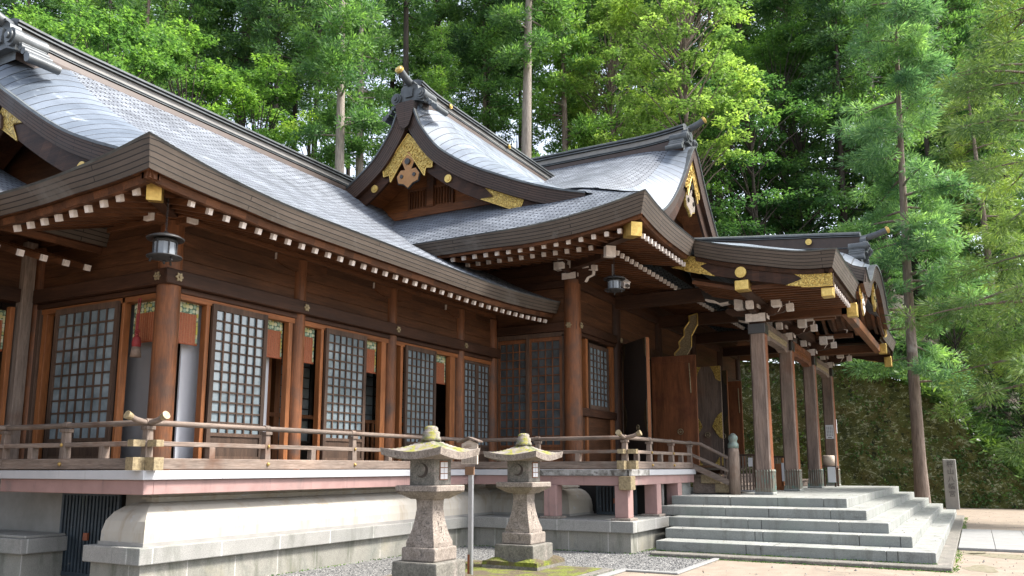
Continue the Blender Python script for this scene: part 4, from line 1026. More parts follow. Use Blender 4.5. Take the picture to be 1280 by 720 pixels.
# chidori gable facing the wing
GX, GY = 14.80, 11.05
VT = [(0, 9.96), (.16, 9.90), (.25, 9.72), (.36, 9.45), (.57, 9.12), (.86, 8.76), (1.24, 8.45), (1.77, 8.11), (2.49, 7.76), (3.27, 7.42), (4.0, 7.16), (4.7, 6.97)]
MN = [(0, 10.32), (.27, 10.08), (.6, 9.66), (1.2, 9.02), (1.8, 8.56), (2.5, 8.12), (3.27, 7.72), (4.0, 7.38), (4.7, 7.05)]
def hall_x_at(z):
    for x in lin(EX, CX, 200):
        if HB+hermite(ph, x-EX) >= z: return x
    return CX
def cf(u, s):
    M_, V_ = hermite(MN, abs(s)), hermite(VT, abs(s)); x1 = hall_x_at(M_)+.25
    if u < .3: x = GX+1.4*u/.3
    else: x = GX+1.4+(max(x1, GX+1.45)-GX-1.4)*(u-.3)/.7
    t_ = max(0, (GX+1.4-x)/1.4)
    return (x, GY+s, M_-(M_-V_)*t_**2)
g = MB(); us = lin(0, .3, 11)+lin(.3, 1, 10)[1:]
ss_ = lin(-4.7, -.7, 30)+lin(-.7, .7, 25)[1:-1]+lin(.7, 4.7, 30)
ac = arclen([(a, -b) for a, b in MN], 60, 4.8)
g.grid(cf, us, ss_, lambda u, s: (cf(u, s)[0], ac(abs(s))))
g.build('gable_roof', 'sheet', hall)
pts = [(GY+s, hermite(VT, abs(s))) for s in ss_ if abs(s) <= 4.62]
Pc, Nc = verge(hall, pts, lambda a, b, q: (GX+q, a, b), .34, 1.15, .28, board='red_x', gb='dark_y')
def kc(s): return min(range(len(pts)), key=lambda k: abs(pts[k][0]-GY-s))
m = MB(); m.prism([(-.27, .56), (-.20, .60), (.20, .60), (.27, .56), (.22, .25), (.12, .0), (0, -.07), (-.12, .0), (-.22, .25)], lambda a, b, d: (GX-.045+d, GY+a, 9.37+b), 0, .16); m.build('apex_block', 'barge', hall, bevel=.01)
ridge_box(hall, lambda s: ((s, GY, 10.10+.10*max(0, (16.0-s)/1.0)**2), (0, 1)), 15.1, 22.4, RP)
onigawara(hall, (14.98, GY, 10.06), (-1, 0), .98, .22, .46)
gw = MB(); gw.face([(15.98, y, hermite(MN, abs(y-GY))-.07) for y, z in pts]); gw.build('gable_wall', 'red_y', hall)  # brighter, redder wood than the other gables: sunlight put into its colour
m = MB(); m.box(15.86, 15.97, 8.6, 13.5, 7.52, 7.72); m.box(15.84, 15.98, GY-.10, GY+.10, 7.72, 9.5); m.build('gable_beam', 'pillar_y', hall, bevel=.008)
for a in (-.58, .12):
    m = MB(); y0, y1 = GY+a, GY+a+.52
    m.box(15.90, 15.97, y0-.05, y0, 7.72, 8.26); m.box(15.90, 15.97, y1, y1+.05, 7.72, 8.26); m.box(15.903, 15.97, y0, y1, 8.20, 8.26)
    m.box(15.903, 15.97, y0, y1, 7.722, 7.76)
    for k in range(6): m.box(15.91, 15.94, y0+.035+k*.082, y0+.07+k*.082, 7.75, 8.21)
    m.build('gable_grille', 'pillar_z', hall)
for s_ in (-1, 1):     # raking struts inside the gable
    m = MB(); m.beam((15.90, GY+s_*.20, 9.0), (15.90, GY+s_*1.75, 7.85), .12, .17); m.build('gable_strut', 'pillar_y', hall)
apex_plate(hall, lambda a, b, d: (14.95-d, GY+a*1.15, 9.24+b), 1, 1, 1.0)
gegyo(hall, lambda a, b, d: (14.92+d, GY-.02+a, 8.33+b), 1.05, 'orange', 'black_stuff')
for s_ in (-1.40, 1.25): gm = MB(); disc(gm, Pc(kc(s_), .34+.14, .165), (-1, 0, 0), .095); gm.build('gilt_disc', 'gold_plain', hall)
plate(hall, Pc, kc(-3.15), kc(-2.55), .34, .25, .158); plate(hall, Pc, kc(3.15), kc(2.55), .34, .25, .158)
for x in (16.3, 19.3): gm = MB(); disc(gm, (x, GY-.26, 10.40), (0, -1, 0), .06); gm.build('gilt_disc', 'gold_plain', hall)

# --- hall walls
LX, FY = 16.35, 7.53
m = MB(); m.tube([(LX, FY, 1.46), (LX, FY, 4), (LX, FY, 5.6)], [.20, .195, .185], 22); m.build('pillar', 'pillar_z', hall)
for x in (18.78, 21.9, 25.2, 28.3, 30.8):
    m = MB(); m.tube([(x, FY, 1.46), (x, FY, 5.6)], [.17, .165], 18); m.build('pillar', 'dark_z', hall)
m = MB(); m.box(LX-.14, 30.9, FY-.13, FY+.13, 4.465, 4.67); m.box(LX+.2, 30.9, FY-.09, FY+.1, 4.38, 4.462); m.box(LX-.1, 31, FY-.11, FY+.11, 5.45, 5.62); m.build('head_beam', 'dark_x', hall, bevel=.01)
m = MB(); m.box(LX-.13, LX+.13, FY-.15, 9.6, 4.468, 4.667); m.box(LX-.11, LX+.11, FY-.1, 16, 5.453, 5.617); m.build('head_beam', 'dark_y', hall, bevel=.01)
for c, a, r in (((LX-.20, FY, 4.57), (-1, 0, 0), .075), ((LX, FY-.21, 4.57), (0, -1, 0), .075), ((18.78, FY-.18, 4.57), (0, -1, 0), .065)): gm = MB(); star(gm, c, a, r); gm.build('nail_cover', 'bronze', hall)
m = MB()
for k in range(5): m.box(LX, 30.9, FY-.02, FY+.06, 4.67+k*.28, 4.67+k*.28+.277)
m.box(LX, 30.9, FY-.01, FY+.06, 1.5, 1.6)
m.build('upper_wall', 'wall_x', hall, bevel=.006)
m = MB()
for k in range(5): m.box(LX-.02, LX+.06, FY, 16, 4.67+k*.28, 4.67+k*.28+.277)
m.box(LX-.015, LX+.06, 9.5, 16, 1.5, 4.67)
m.build('upper_wall', 'wall_y', hall, bevel=.006)
plH = ('x', LX)
lattice(hall, plH, 7.76, 8.60, 1.56, 4.36, -.06, 4, 12, .33, fm='pillar_z', pane='pane_dark'); lattice(hall, plH, 8.62, 9.42, 1.56, 4.36, -.03, 4, 12, .33, fm='pillar_z', pane='pane_dark')
m = MB(); m.box(LX-.08, LX+.06, 7.68, 7.76, 1.5, 4.40); m.box(LX-.09, LX+.08, 9.40, 9.50, 1.5, 4.40); m.box(LX-.09, LX+.05, 8.575, 8.645, 1.56, 4.36); m.box(LX-.08, LX+.08, 7.68, 9.5, 4.362, 4.46); m.build('door_jamb', 'frame_z', hall)
m = MB(); m.box(LX+.5, LX+.55, 7.7, 9.5, 1.5, 4.6); m.build('inner_wall', 'interior', hall)
# window bay beside corner pillar
plG = ('y', FY)
m = MB(); m.box(LX+.2, 18.6, FY, FY+.06, 1.5, 2.62); m.build('wainscot', 'wall_x', hall)
m = MB(); m.box(LX+.18, 18.66, FY-.09, FY+.08, 2.62, 2.80); m.build('window_sill', 'dark_x', hall, bevel=.01)
lattice(hall, plG, 17.12, 18.28, 2.80, 4.30, -.05, 5, 9, 0, 'lattice_window')
for a, b in ((16.95, 17.05), (18.42, 18.60)): jamb(plG, a, b, -.05, .06, 4.38, 'red_z', hall)
blind(plG, 16.58, 16.93, 3.6, 4.32, .05, 'small reed blind beside the lattice window right of the hall corner pillar')
blind(plG, 18.28, 18.42, 3.6, 4.32, .05, 'sliver of reed blind at the far side of the hall lattice window')
m = MB(); m.box(16.6, 30.9, FY+1.6, FY+1.65, 1.4, 5.6); m.box(16.4, 30.8, 7.4, 9.2, 1.42, 1.49); m.build('inner_wall', 'interior', hall)
m = MB(); m.box(30.75, 30.85, FY, 16, 1.0, 5.6); m.build('far_wall', 'wall_y', hall)
# doorway leaves standing open
def leaf(hx, hy, phi, L, face, z1=4.42, label=''):
    """leaf hinged at (hx, hy), opened phi degrees from -Y towards -X"""
    dr = Vector((-math.sin(R(phi)), -math.cos(R(phi)), 0)); nn = Vector((-dr.y, dr.x, 0))
    if nn.x > 0: nn = -nn
    m = MB(); a = Vector((hx, hy, 1.56)); b = a+dr*L
    fn = lambda s, z, d: tuple(Vector((hx, hy, 0))+dr*s+Vector((0, 0, z))-nn*d)
    m.prism([(0, 1.56), (L, 1.56), (L, z1), (0, z1)], fn, 0, .07)
    dkm = {'gold': 'porch_pillar', 'dark': 'black_panel', 'brown': 'pillar_z'}[face]
    f = MB()
    o = m.build('door_leaf', [dkm if face != 'brown' else 'door_brown'], hall, bevel=.006); o['label'] = label
    if face == 'dark':
        q = MB(); q.prism([(L+.001, 1.56), (L+.012, 1.56), (L+.012, z1), (L+.001, z1)], fn, -.005, .075); q.build('door_edge', 'red_z', o)
    for s0, s1, z0, z2 in ((0, L, z1-.16, z1), ): f.prism([(s0+.0, z0), (s1, z0), (s1, z2), (s0, z2)], fn, -.012, 0)
    f.prism([(0, 1.56), (.07, 1.56), (.07, z1-.16), (0, z1-.16)], fn, -.012, 0); f.prism([(L-.07, 1.56), (L, 1.56), (L, z1-.16), (L-.07, z1-.16)], fn, -.012, 0)
    if face == 'dark': f.prism([(.02, 1.6), (L-.02, 1.6), (L-.02, z1-.02), (.02, z1-.02)], fn, -.016, -.011)
    f.build('door_frame', 'porch_pillar' if face == 'gold' else ('black_panel' if face == 'dark' else 'door_brown'), o)
    if face in ('gold', 'dark'):
        for (s0, sg) in ((0, 1), (L, -1)):
            f_ = 1.0 if face == 'gold' else .55
            for pol in ([(s0, z1), (s0+sg*.30*f_, z1), (s0+sg*.20*f_, z1-.18), (s0+sg*.15*f_, z1-.36), (s0+sg*.05*f_, z1-.44), (s0, z1-.44)],
                        [(s0, 3.05), (s0+sg*.10*f_, 3.0), (s0+sg*.20*f_, 2.86), (s0+sg*.29*f_, 2.66), (s0+sg*.18*f_, 2.46), (s0+sg*.08*f_, 2.34), (s0, 2.3)],
                        [(s0, 1.56), (s0+sg*.28*f_, 1.56), (s0+sg*.12*f_, 1.78), (s0, 1.9)]):
                g = MB(); g.prism(pol, fn, -.026, -.012); g.build('gilt_fitting', 'gold' if face == 'gold' else 'dimmed_gilt', o)
    rg = MB(); c = Vector(fn(L*.62 if face != 'gold' else L*.5, 2.42, -.03))
    rg.tube([c+dr*.07*math.cos(q)+Vector((0, 0, .07*math.sin(q))) for q in lin(0, 6.28, 16)], .012, 6); rg.tube([c, c-nn*.02], .03, 8)
    rg.build('ring_handle', 'bronze', o)
    if face == 'brown':
        q = MB(); q.tube([fn(L*.86, z1-.22, -.03), fn(L*.88, z1-1.0, -.03)], .014, 6); q.build('latch_rod', 'bronze', o)
MT['black_panel'] = simple('black_panel', (.026, .015, .010), (.014, .009, .006), 5, .7, 0, .1, scale=(8, 8, 1))
MT['dimmed_gilt'] = simple('dimmed_gilt_metal', (.075, .05, .018), (.03, .02, .01), 30, .5, .4, .4)  # gilt with the dimness around the dark leaves put into its colour
MT['door_brown'] = wood('door_brown', (.22, .082, .034), (.10, .036, .017), 'z', .5, patch=(.10, .035, .018), pf=.5, ps=1.1)
leaf(19.05, 7.40, 44, 1.25, 'dark', 4.50, 'dark lacquered door leaf with gilt corner fittings')
leaf(21.1, 7.40, 0, 1.20, 'brown', 4.42, 'plain brown door leaf with a ring handle')
leaf(23.5, 7.05, 0, .86, 'gold', 4.38, 'pale brown door leaf with large gilt corner fittings')
leaf(24.7, 6.75, 0, .42, 'dark', 4.38, 'narrow dark door leaf with gilt strip')
leaf(26.3, 6.95, 0, .66, 'brown', 4.20, 'plain brown door leaf at the far side')
m = MB()
for a, b in ((18.95, 19.03), (19.45, 19.58), (21.55, 21.7), (22.1, 22.2), (24.9, 25.0), (25.4, 25.5), (28.0, 28.1)): m.box(a, b, FY-.06, FY+.06, 1.5, 4.42)
m.box(19.0, 30.8, FY-.055, FY+.055, 4.42, 4.463); m.build('door_jamb', 'pillar_z', hall)
# long gilt carved strut behind the tie beams
m = MB(); fn = lambda a, b, d: (21.70+d, 6.80-b*.36+a*.85, 4.42+b)
pol = [(-.15, 0), (.15, 0), (.24, .15), (.12, .3), (.22, .45), (.10, .62), (.18, .8), (.08, 1.0), (.16, 1.15), (-.1, 1.2), (-.22, .9), (-.14, .6), (-.25, .3)]
m.prism([(a, b) for a, b in pol], fn, 0, .08); m.build('carved_strut', 'bronze', hall)
m = MB()
for p, q in zip(pol, pol[1:]): m.tube([fn(p[0], p[1], 0), fn(q[0], q[1], 0)], .022, 6)
m.build('gilt_carving_edge', 'gold_plain', hall)
# bracket sets
def bracket(parent, x, y, z, s=1.0, full=True):
    b = MB()
    b.box(x-.20*s, x+.20*s, y-.20*s, y+.20*s, z+.10*s, z+.20*s); b.box(x-.14*s, x+.14*s, y-.14*s, y+.14*s, z, z+.10*s, 0)
    for ax in (0, 1):
        fnx = (lambda a, bb, d: (x+a, y-.06*s+d, z+bb)) if ax == 0 else (lambda a, bb, d: (x-.06*s+d, y+a, z+bb))
        arm = [(-.62, .36), (-.62, .28), (-.5, .20), (-.2, .18), (.2, .18), (.5, .20), (.62, .28), (.62, .36)]
        b.prism([(a*s, c*s) for a, c in arm], fnx, 0, .12*s, 0)
    # painted faces: big block, noses and stepped ends on the outer sides
    for dx, dy in ((-1, 0), (0, -1)):
        px, py = x+dx*.64*s, y+dy*.64*s
        b.box(px-.065*s, px+.065*s, py-.065*s, py+.065*s, z+.22*s, z+.37*s, 1)
    b.box(x-.212*s, x-.196*s, y-.195*s, y+.195*s, z+.03*s, z+.195*s, 1); b.box(x-.10*s, x+.10*s, y-.212*s, y-.196*s, z+.10*s, z+.195*s, 1)
    for dy in (-.42, 0, .30): b.box(x-.30*s, x-.06*s, y+(dy-.085)*s, y+(dy+.085)*s, z+.30*s, z+.50*s, 1)
    o = b.build('bracket', ['dark_x', 'cream'], parent)
    for dx, dy in ((-.55, 0), (.55, 0), (0, -.55), (0, 0)):
        c = MB(); c.box(x+(dx-.075)*s, x+(dx+.075)*s, y+(dy-.075)*s, y+(dy+.075)*s, z+.36*s, z+.44*s, top=1.3)
        c.box(x+(dx-.10)*s, x+(dx+.10)*s, y+(dy-.10)*s, y+(dy+.10)*s, z+.44*s, z+.52*s, 1); c.build('bracket_block', ['dark_y', 'cream'], o)
bracket(hall, LX, FY, 5.58, .85)
m = MB(); m.box(LX-.3, 30.9, FY-.07, FY+.07, 6.03, 6.16); m.box(LX-.3, LX-.16, FY-.3, 16, 6.0, 6.14); m.build('wall_plate', 'dark_x', hall)
def nose(parent, x, y, z, s=1., dirs=((0, -1),), mat='dark_y'):
    """elephant-nose beam end with a white painted edge"""
    for dx, dy in dirs:
        fn = lambda a, b, d: (x+dx*a+dy*d*-1*.0+(-dy)*(d), y+dy*a+dx*d, z+b)
        m = MB(); pol = [(0, .16), (.28, .16), (.50, .24), (.62, .20), (.58, .08), (.40, .02), (.34, -.10), (.22, -.16), (0, -.16)]
        pol = [(a*s, b*s) for a, b in pol]
        m.prism(pol, fn, -.07*s, .07*s)
        o = m.build('beam_nose', mat, parent)
        m = MB(); e = [(.48, .245), (.62, .21), (.595, .08), (.42, .015), (.35, -.10)]
        for p, q in zip(e, e[1:]): m.prism([(p[0]*s, p[1]*s), (q[0]*s, q[1]*s), (q[0]*s-.03, q[1]*s-.015), (p[0]*s-.03, p[1]*s-.015)], fn, -.073*s, .073*s)
        m.build('white_edge', 'cream', o)
nose(hall, LX, FY-.1, 5.62, .72)

# ================================================================== ENTRANCE PORCH
porch = thing('entrance_porch', 'entrance porch with undulating gable roof, carved beams and four square pillars above the stone steps', 'porch', (18.75, 4.05, .919))
PX = 16.6; PFY = 2.04; PCX = 23.55
zn = [(2.04, 5.67), (2.70, 5.70), (3.47, 5.86), (4.27, 6.05), (4.8, 6.215)]
def nz_(y): return hermite(zn, y)
K = [(0, .99), (.8, .90), (1.5, .62), (2.1, .28), (2.7, .14), (3.3, .30)]     # height above 5.78 by |x - centre|
KY = 1.88
# side parts (nagare) of the porch roof
g = MB()
def ns(u, v):
    x = PX+(PCX-PX)*u; y = PFY+(7.0-PFY)*v
    return (x, y, nz_(min(y, 4.8))+max(0, y-4.8)*.28+.235*min(x-PX, 3.7)*sstep((y-2.04)/1.0)*(1-.6*sstep((y-4.5)/1.4)))
g.grid(ns, lin(0, 1, 16), lin(0, 1, 20), lambda u, v: (ns(u, v)[0], ns(u, v)[1]))
g.grid(lambda u, v: (2*PCX-ns(u, v)[0],)+ns(u, v)[1:], lin(0, 1, 16), lin(0, 1, 20), lambda u, v: (ns(u, v)[0], ns(u, v)[1]))
g.build('side_roof', 'sheet', porch)
# karahafu
g = MB()
def kz(dx, y): return 5.76+hermite(K, abs(dx))+.46*sstep((y-KY)/.9)+.12*max(0, y-KY-.8)
g.grid(lambda u, v: (PCX+u, v, kz(u, v)), lin(-3.3, 3.3, 61), [KY+.0+.12*k for k in range(10)]+lin(KY+1.2, 7.4, 14), lambda u, v: (u, v))
for s in (-3.3, 3.3):
    L1 = [(PCX+s, y, kz(s, y)) for y in lin(KY, 7.0, 20)]; L2 = [(a, b, c-.34) for a, b, c in L1]; strip(g, L1, L2, 1)
g.build('undulating_roof', ['sheet', 'layers'], porch)
kp = [(x, kz(x, KY)) for x in lin(-3.3, 3.3, 61)]
kp = [(PCX+a, b) for a, b in kp]
Pk, Nk = verge(porch, kp, lambda a, b, q: (a, KY+q, b), .40, 1.6, .20, board='under_x', gb='under_x')
# side eave of the porch and its front
def peave(sx):
    f = (lambda x: x) if sx < 0 else (lambda x: 2*PCX-x)
    p = [(f(PX), y, nz_(y), -sx, 0, .33) for y in lin(4.85, PFY+.1, 22)]
    p += [(f(PX), PFY, nz_(PFY), -sx, 1, .33)]+[(f(x), PFY, nz_(PFY), 0, 1, .33) for x in lin(PX+.12, 20.4, 12)]
    return p
for sx in (-1, 1): eave(porch, peave(sx), 'dark_y' if sx < 0 else 'dark_y', tilt=.10, name='porch_eave')
for sx in (-1, 1):    # bargeboard below the side eave
    f = (lambda x: x) if sx < 0 else (lambda x: 2*PCX-x)
    m = MB(); A = [(f(PX+.22), y, nz_(y)-.34) for y in lin(5.4, 2.15, 24)]; B = [(a, b, c-.30-.05*(1 if b < 2.6 else 0)) for a, b, c in A]
    strip(m, A, B); C_ = [(f(PX+.30), b, c) for a, b, c in B]; strip(m, B, C_); strip(m, C_, [(f(PX+.30), b, c) for a, b, c in A])
    m.face([A[-1], B[-1], C_[-1], (f(PX+.30), A[-1][1], A[-1][2])])
    m.build('side_bargeboard', 'dark_y', porch)
    q = f(PX+.205)
    def sgp(y0, y1, tail):
        g = MB(); A = [(q, y, nz_(y)-.335) for y in lin(y0, y1, 5)]; B = [(a, b, c-.33) for a, b, c in A]
        strip(g, A, B)
        for end, dr in ((-1, y1-y0), (0, y0-y1)):
            if end == 0 and not tail: continue
            a, b = Vector(A[end]), Vector(B[end]); s_ = math.copysign(.30, dr); mid = (a+b)/2
            sl = Vector((0, s_, (nz_(a.y+s_)-nz_(a.y)) if a.y+s_ > 2.04 else 0))
            g.face([a, a+sl, mid+(a-mid)*.1]); g.face([mid+(b-mid)*.1, b+sl, b])
        o = g.build('gilt_fitting', 'gold', porch); relief(A, B, o)
    sgp(2.16, 2.75, False); sgp(5.1, 4.75, True)
    gm = MB(); disc(gm, (f(PX+.20), 3.92, nz_(3.92)-.50), (sx, 0, 0), .115, .04); gm.build('gilt_disc', 'gold_plain', porch)
    m = MB(); m.box(f(PX+.18), f(PX+.5), 3.92-.14, 3.92+.14, nz_(3.92)-.86, nz_(3.92)-.66); m.build('gilt_beam_cap', 'gold_plain', porch, bevel=.01)
m = MB(); m.box(PX+.5, 2*PCX-PX-.5, 3.92-.13, 3.92+.13, nz_(3.92)-.87, nz_(3.92)-.67); m.build('purlin', 'dark_x', porch)
# rafters under the porch side
for k in range(14):
    y = 2.35+k*.20
for k in range(40):
    x = PX+.42+k*.25
    if x > 2*PCX-PX-.4: break
    m = MB()
    if 20.2 < x < 26.9: continue
    m.beam((x, 2.22, 5.12), (x, 4.1, 5.18), .06, .08, 0, True, 1); m.beam((x, 4.1, 5.18), (x, 5.0, 5.42), .06, .08)
    m.build('rafter', ['under_y', 'cream'], porch)
for a, b in ((PX+.3, 20.3), (26.8, 30.2)):
    m = MB(); strip(m, [(a, 2.2, 5.22), (a, 4.1, 5.26), (a, 5.0, 5.50), (a, 5.0, 5.75)], [(b, 2.2, 5.22), (b, 4.1, 5.26), (b, 5.0, 5.50), (b, 5.0, 5.75)]); m.build('soffit', 'dark_y', porch)
# karahafu inner: curved board, ribs, transverse beams
for k in range(8):
    m = MB(); y = 2.2+k*.27; A = [(PCX+x, y, kz(x, KY)-.42) for x in lin(-3.1, 3.1, 30)]; B = [(a, b, c-.10) for a, b, c in A]; C_ = [(a, b+.08, c) for a, b, c in B]
    strip(m, A, B); strip(m, B, C_); m.build('curved_rib', 'pillar_x', porch)
m = MB(); m.box(19.9, 27.2, 2.25, 2.42, 4.93, 5.15); m.build('cross_beam', 'pillar_x', porch, bevel=.01)
for x in (19.9, 27.0):
    m = MB(); m.box(x, x+.2, 2.2, 4.2, 4.95, 5.2); m.build('cross_beam', 'under_y', porch)
for x, yy, z, hx, hz_ in ((20.0, 2.10, 5.04, .13, .15), (27.1, 2.10, 5.04, .13, .15), (PX+.42, 2.2, 4.98, .15, .16), (2*PCX-PX-.42, 2.2, 4.98, .15, .16)):
    g = MB(); g.box(x-hx, x+hx, yy-.02, yy+.2, z-hz_, z+hz_); g.build('gilt_beam_cap', 'gold_plain', porch, bevel=.01)
gegyo(porch, lambda a, b, d: (PCX+a, KY+.12+d, 6.05+b), 1.1, 'gold', 'gold_plain')
gegyo(porch, lambda a, b, d: (PCX-2.9+a, KY+.12+d, 5.35+b), .8, 'cream', 'gold_plain')
plate(porch, Pk, 1, 5, .40, .20, .155); plate(porch, Pk, 59, 55, .40, .20, .155)
# ridge of the porch
def prz(s): return 7.26+.10*(s-2.25)
ridge_box(porch, lambda s: ((PCX, s, prz(s)+.0), (1, 0)), 2.25, 7.6, [(a*.9, b*1.12, c) for a, b, c in [(.34, -.28, 3), (.33, .0, 3), (.31, .02, 3), (.27, .03, 1), (.31, .04, 0), (.31, .06, 1), (.25, .07, 3), (.25, .32, 1), (.31, .33, 0), (.31, .35, 1), (.28, .36, 1), (.34, .37, 0), (.34, .41, 0), (.26, .44, 0), (.15, .47, 0), (.0, .485, 0)]])
onigawara(porch, (PCX, 2.15, 7.22), (0, -1), .92, .20, .62)
gm = MB(); disc(gm, (PCX-.27, 3.55, prz(3.55)+.24), (-1, 0, 0), .085); gm.build('gilt_disc', 'gold_plain', porch)
# pillars
PXS = [18.75, 21.9, 25.3, 28.7]; PY = 4.05
for x in PXS:
    m = MB(); a = .175; c = .035
    poly = [(x-a+c, PY-a), (x+a-c, PY-a), (x+a, PY-a+c), (x+a, PY+a-c), (x+a-c, PY+a), (x-a+c, PY+a), (x-a, PY+a-c), (x-a, PY-a+c)]
    z0, z1 = .96, 4.68
    n8 = 8; V = [(p[0], p[1], z0) for p in poly]+[(x+(p[0]-x)*.93, PY+(p[1]-PY)*.93, z1) for p in poly]
    F = [(i, (i+1) % 8, (i+1) % 8+8, i+8) for i in range(8)]
    for i, f in enumerate(F): m.idx(V, [f], 1 if i in (0,) else 0)
    m.idx(V, [tuple(range(8, 16))])
    p = m.build('pillar', ['porch_pillar', 'porch_edge'], porch)
    m = MB(); m.box(x-.20, x+.20, PY-.20, PY+.20, .919, .975); m.build('pillar_base', 'granite_green', p, bevel=.01)
    m = MB(); m.box(x-.186, x+.186, PY-.186, PY+.186, .975, 1.06)
    for k in range(6):
        for (dx, dy) in ((-.188, -.15+.06*k), (-.15+.06*k, -.188)):
            m.tube([(x+dx, PY+dy, .98), (x+dx, PY+dy, 1.40)], .012, 6)
            m.lathe((x+dx, PY+dy, 1.40), [(.014, 0), (.020, .02), (.003, .06)], 8)
    m.build('metal_shoe', 'shoe', p)
    m = MB(); m.box(x-.19, x+.19, PY-.19, PY+.19, 4.45, 4.68); m.build('carved_collar', 'lacquer', p, bevel=.01)
    bracket(p.parent, x, PY, 4.68, 1.12)
    nose(porch, x, PY-.15, 5.02, .95, ((0, -1),)); nose(porch, x, PY-.75, 5.30, .6, ((0, -1),))
    m = MB(); m.box(x-.10, x+.10, PY-1.25, PY+.2, 5.20, 5.32); m.build('purlin_arm', 'under_y', porch, bevel=.008)
# tie beams between pillars (carved) and back to the hall
for k, (a, b) in enumerate(zip(PXS, PXS[1:])):
    m = MB(); fn = lambda s, z, d: (s, PY-.10+d, z)
    L = b-a-.3
    pol = [(a+.15, 4.78), (a+.15, 4.42), (a+.15+L*.12, 4.36), (a+.15+L*.25, 4.42), (a+.15+L*.75, 4.42), (a+.15+L*.88, 4.36), (b-.15, 4.42), (b-.15, 4.78)]
    m.prism(pol, fn, 0, .20); o = m.build('carved_tie_beam', 'door_brown' if k == 1 else 'porch_pillar', porch, bevel=.01)
    if k == 1: o['label'] = 'brighter orange brown carved tie beam'
    m = MB()
    rs = random.Random(k)
    for q in range(16):
        s = a+.5+(L-.7)*q/15
        pts = [(s+.10*math.cos(t_)*(.5+t_*.12), PY-.105, 4.58+.07*math.sin(t_)*(.5+t_*.12)) for t_ in lin(0, 5, 9)]
        m.tube(pts, .018, 6)
    m.build('relief_carving', 'red_x' if k == 1 else 'bronze', o)
for x in PXS:
    m = MB(); m.box(x-.11, x+.11, PY+.05, 7.45, 5.33, 5.655); m.build('tie_beam', 'dark_y', porch, bevel=.02)
    m = MB(); fn = lambda a, b, d: (x-.115+d, PY+.2+a, 5.2+b)
    m.prism([(0, .40), (0, .02), (.25, -.05), (.42, .02), (.62, -.0), (.75, .08), (.95, .13), (1.05, .40)], fn, 0, .23); o = m.build('carved_beam_end', 'lacquer', porch)
    m = MB(); e = [(.42, .015), (.62, -.005), (.75, .075), (.95, .125)]
    for p, q in zip(e, e[1:]): m.prism([p, q, (q[0]-.01, q[1]+.035), (p[0]-.01, p[1]+.035)], fn, -.006, .236)
    m.build('white_edge', 'cream', o)
# wooden steps of the porch with brass plates
m = MB()
for k, (y0, y1, z) in enumerate(((5.0, 5.62, 1.34), (4.72, 5.1, 1.14))):
    m.box(18.55, 28.6, y0, y1, z-.05, z); m.box(18.58, 28.6, y0+.03, y1, .93, z-.05)
m.build('wooden_step', 'grey_x', porch, bevel=.005)
m = MB(); m.box(18.52, 18.70, 4.98, 5.42, 1.15, 1.345); m.box(18.52, 18.7, 4.70, 5.10, .95, 1.145); m.build('brass_plate', 'bronze', porch, bevel=.006)

# ================================================================== STONE STEPS
st = thing('stone_steps', 'broad pale granite steps wrapping round the porch platform', 'steps', (16.97, 2.18, 0))
cr = [(16.97, 2.18, .919), (16.12, 1.755, .748), (15.48, 1.353, .577), (14.94, .978, .406), (14.26, .624, .235)]
XR = 29.2; zb = [.748, .577, .406, .235, .064]
for k, (x, y, z) in enumerate(cr):
    yend = [5.60, 5.55, 5.18, 5.07, 5.02][k]
    x_in = cr[k-1][0]+.15 if k else x+1.2; y_in = cr[k-1][1]+.15 if k else y+1.0
    rs = random.Random(k*7+1)
    def stone(x0, x1, y0, y1):
        m = MB(); m.box(x0+.002, x1-.002, y0+.002, y1-.002, zb[k]-.004, z); m.build('step_stone', 'granite_green', st, bevel=.012, seg=2)
    # -X side run along Y
    ys_ = [y]
    c = y+(.55+.25*rs.random()) if k else y+.35
    while c < yend-.5: ys_.append(c); c += rs.choice((1.55, 1.9, 2.3))
    ys_.append(yend)
    if k == 0: ys_ = [y, y+.42, y+2.2, yend]
    for a, b in zip(ys_, ys_[1:]): stone(x, x_in, a, b)
    xs_ = [x_in]; c = x_in+rs.choice((1.2, 1.8))
    while c < XR-.6: xs_.append(c); c += rs.choice((1.7, 2.0, 2.4))
    xs_.append(XR)
    for a, b in zip(xs_, xs_[1:]): stone(a, b, y, y_in)
m = MB(); m.box(17.6, XR-.01, 2.8, 7.6, .5, .9185); m.build('platform_paving', 'granite_green', st)
m = MB(); m.box(13.9, XR, .42, 5.0, 0, .064); m.build('footing_slab', 'grey_stone', st, bevel=.012)
m = MB(); m.box(16.2, XR-.05, 2.0, 7.6, .07, .5); m.build('core', 'grey_stone', st)

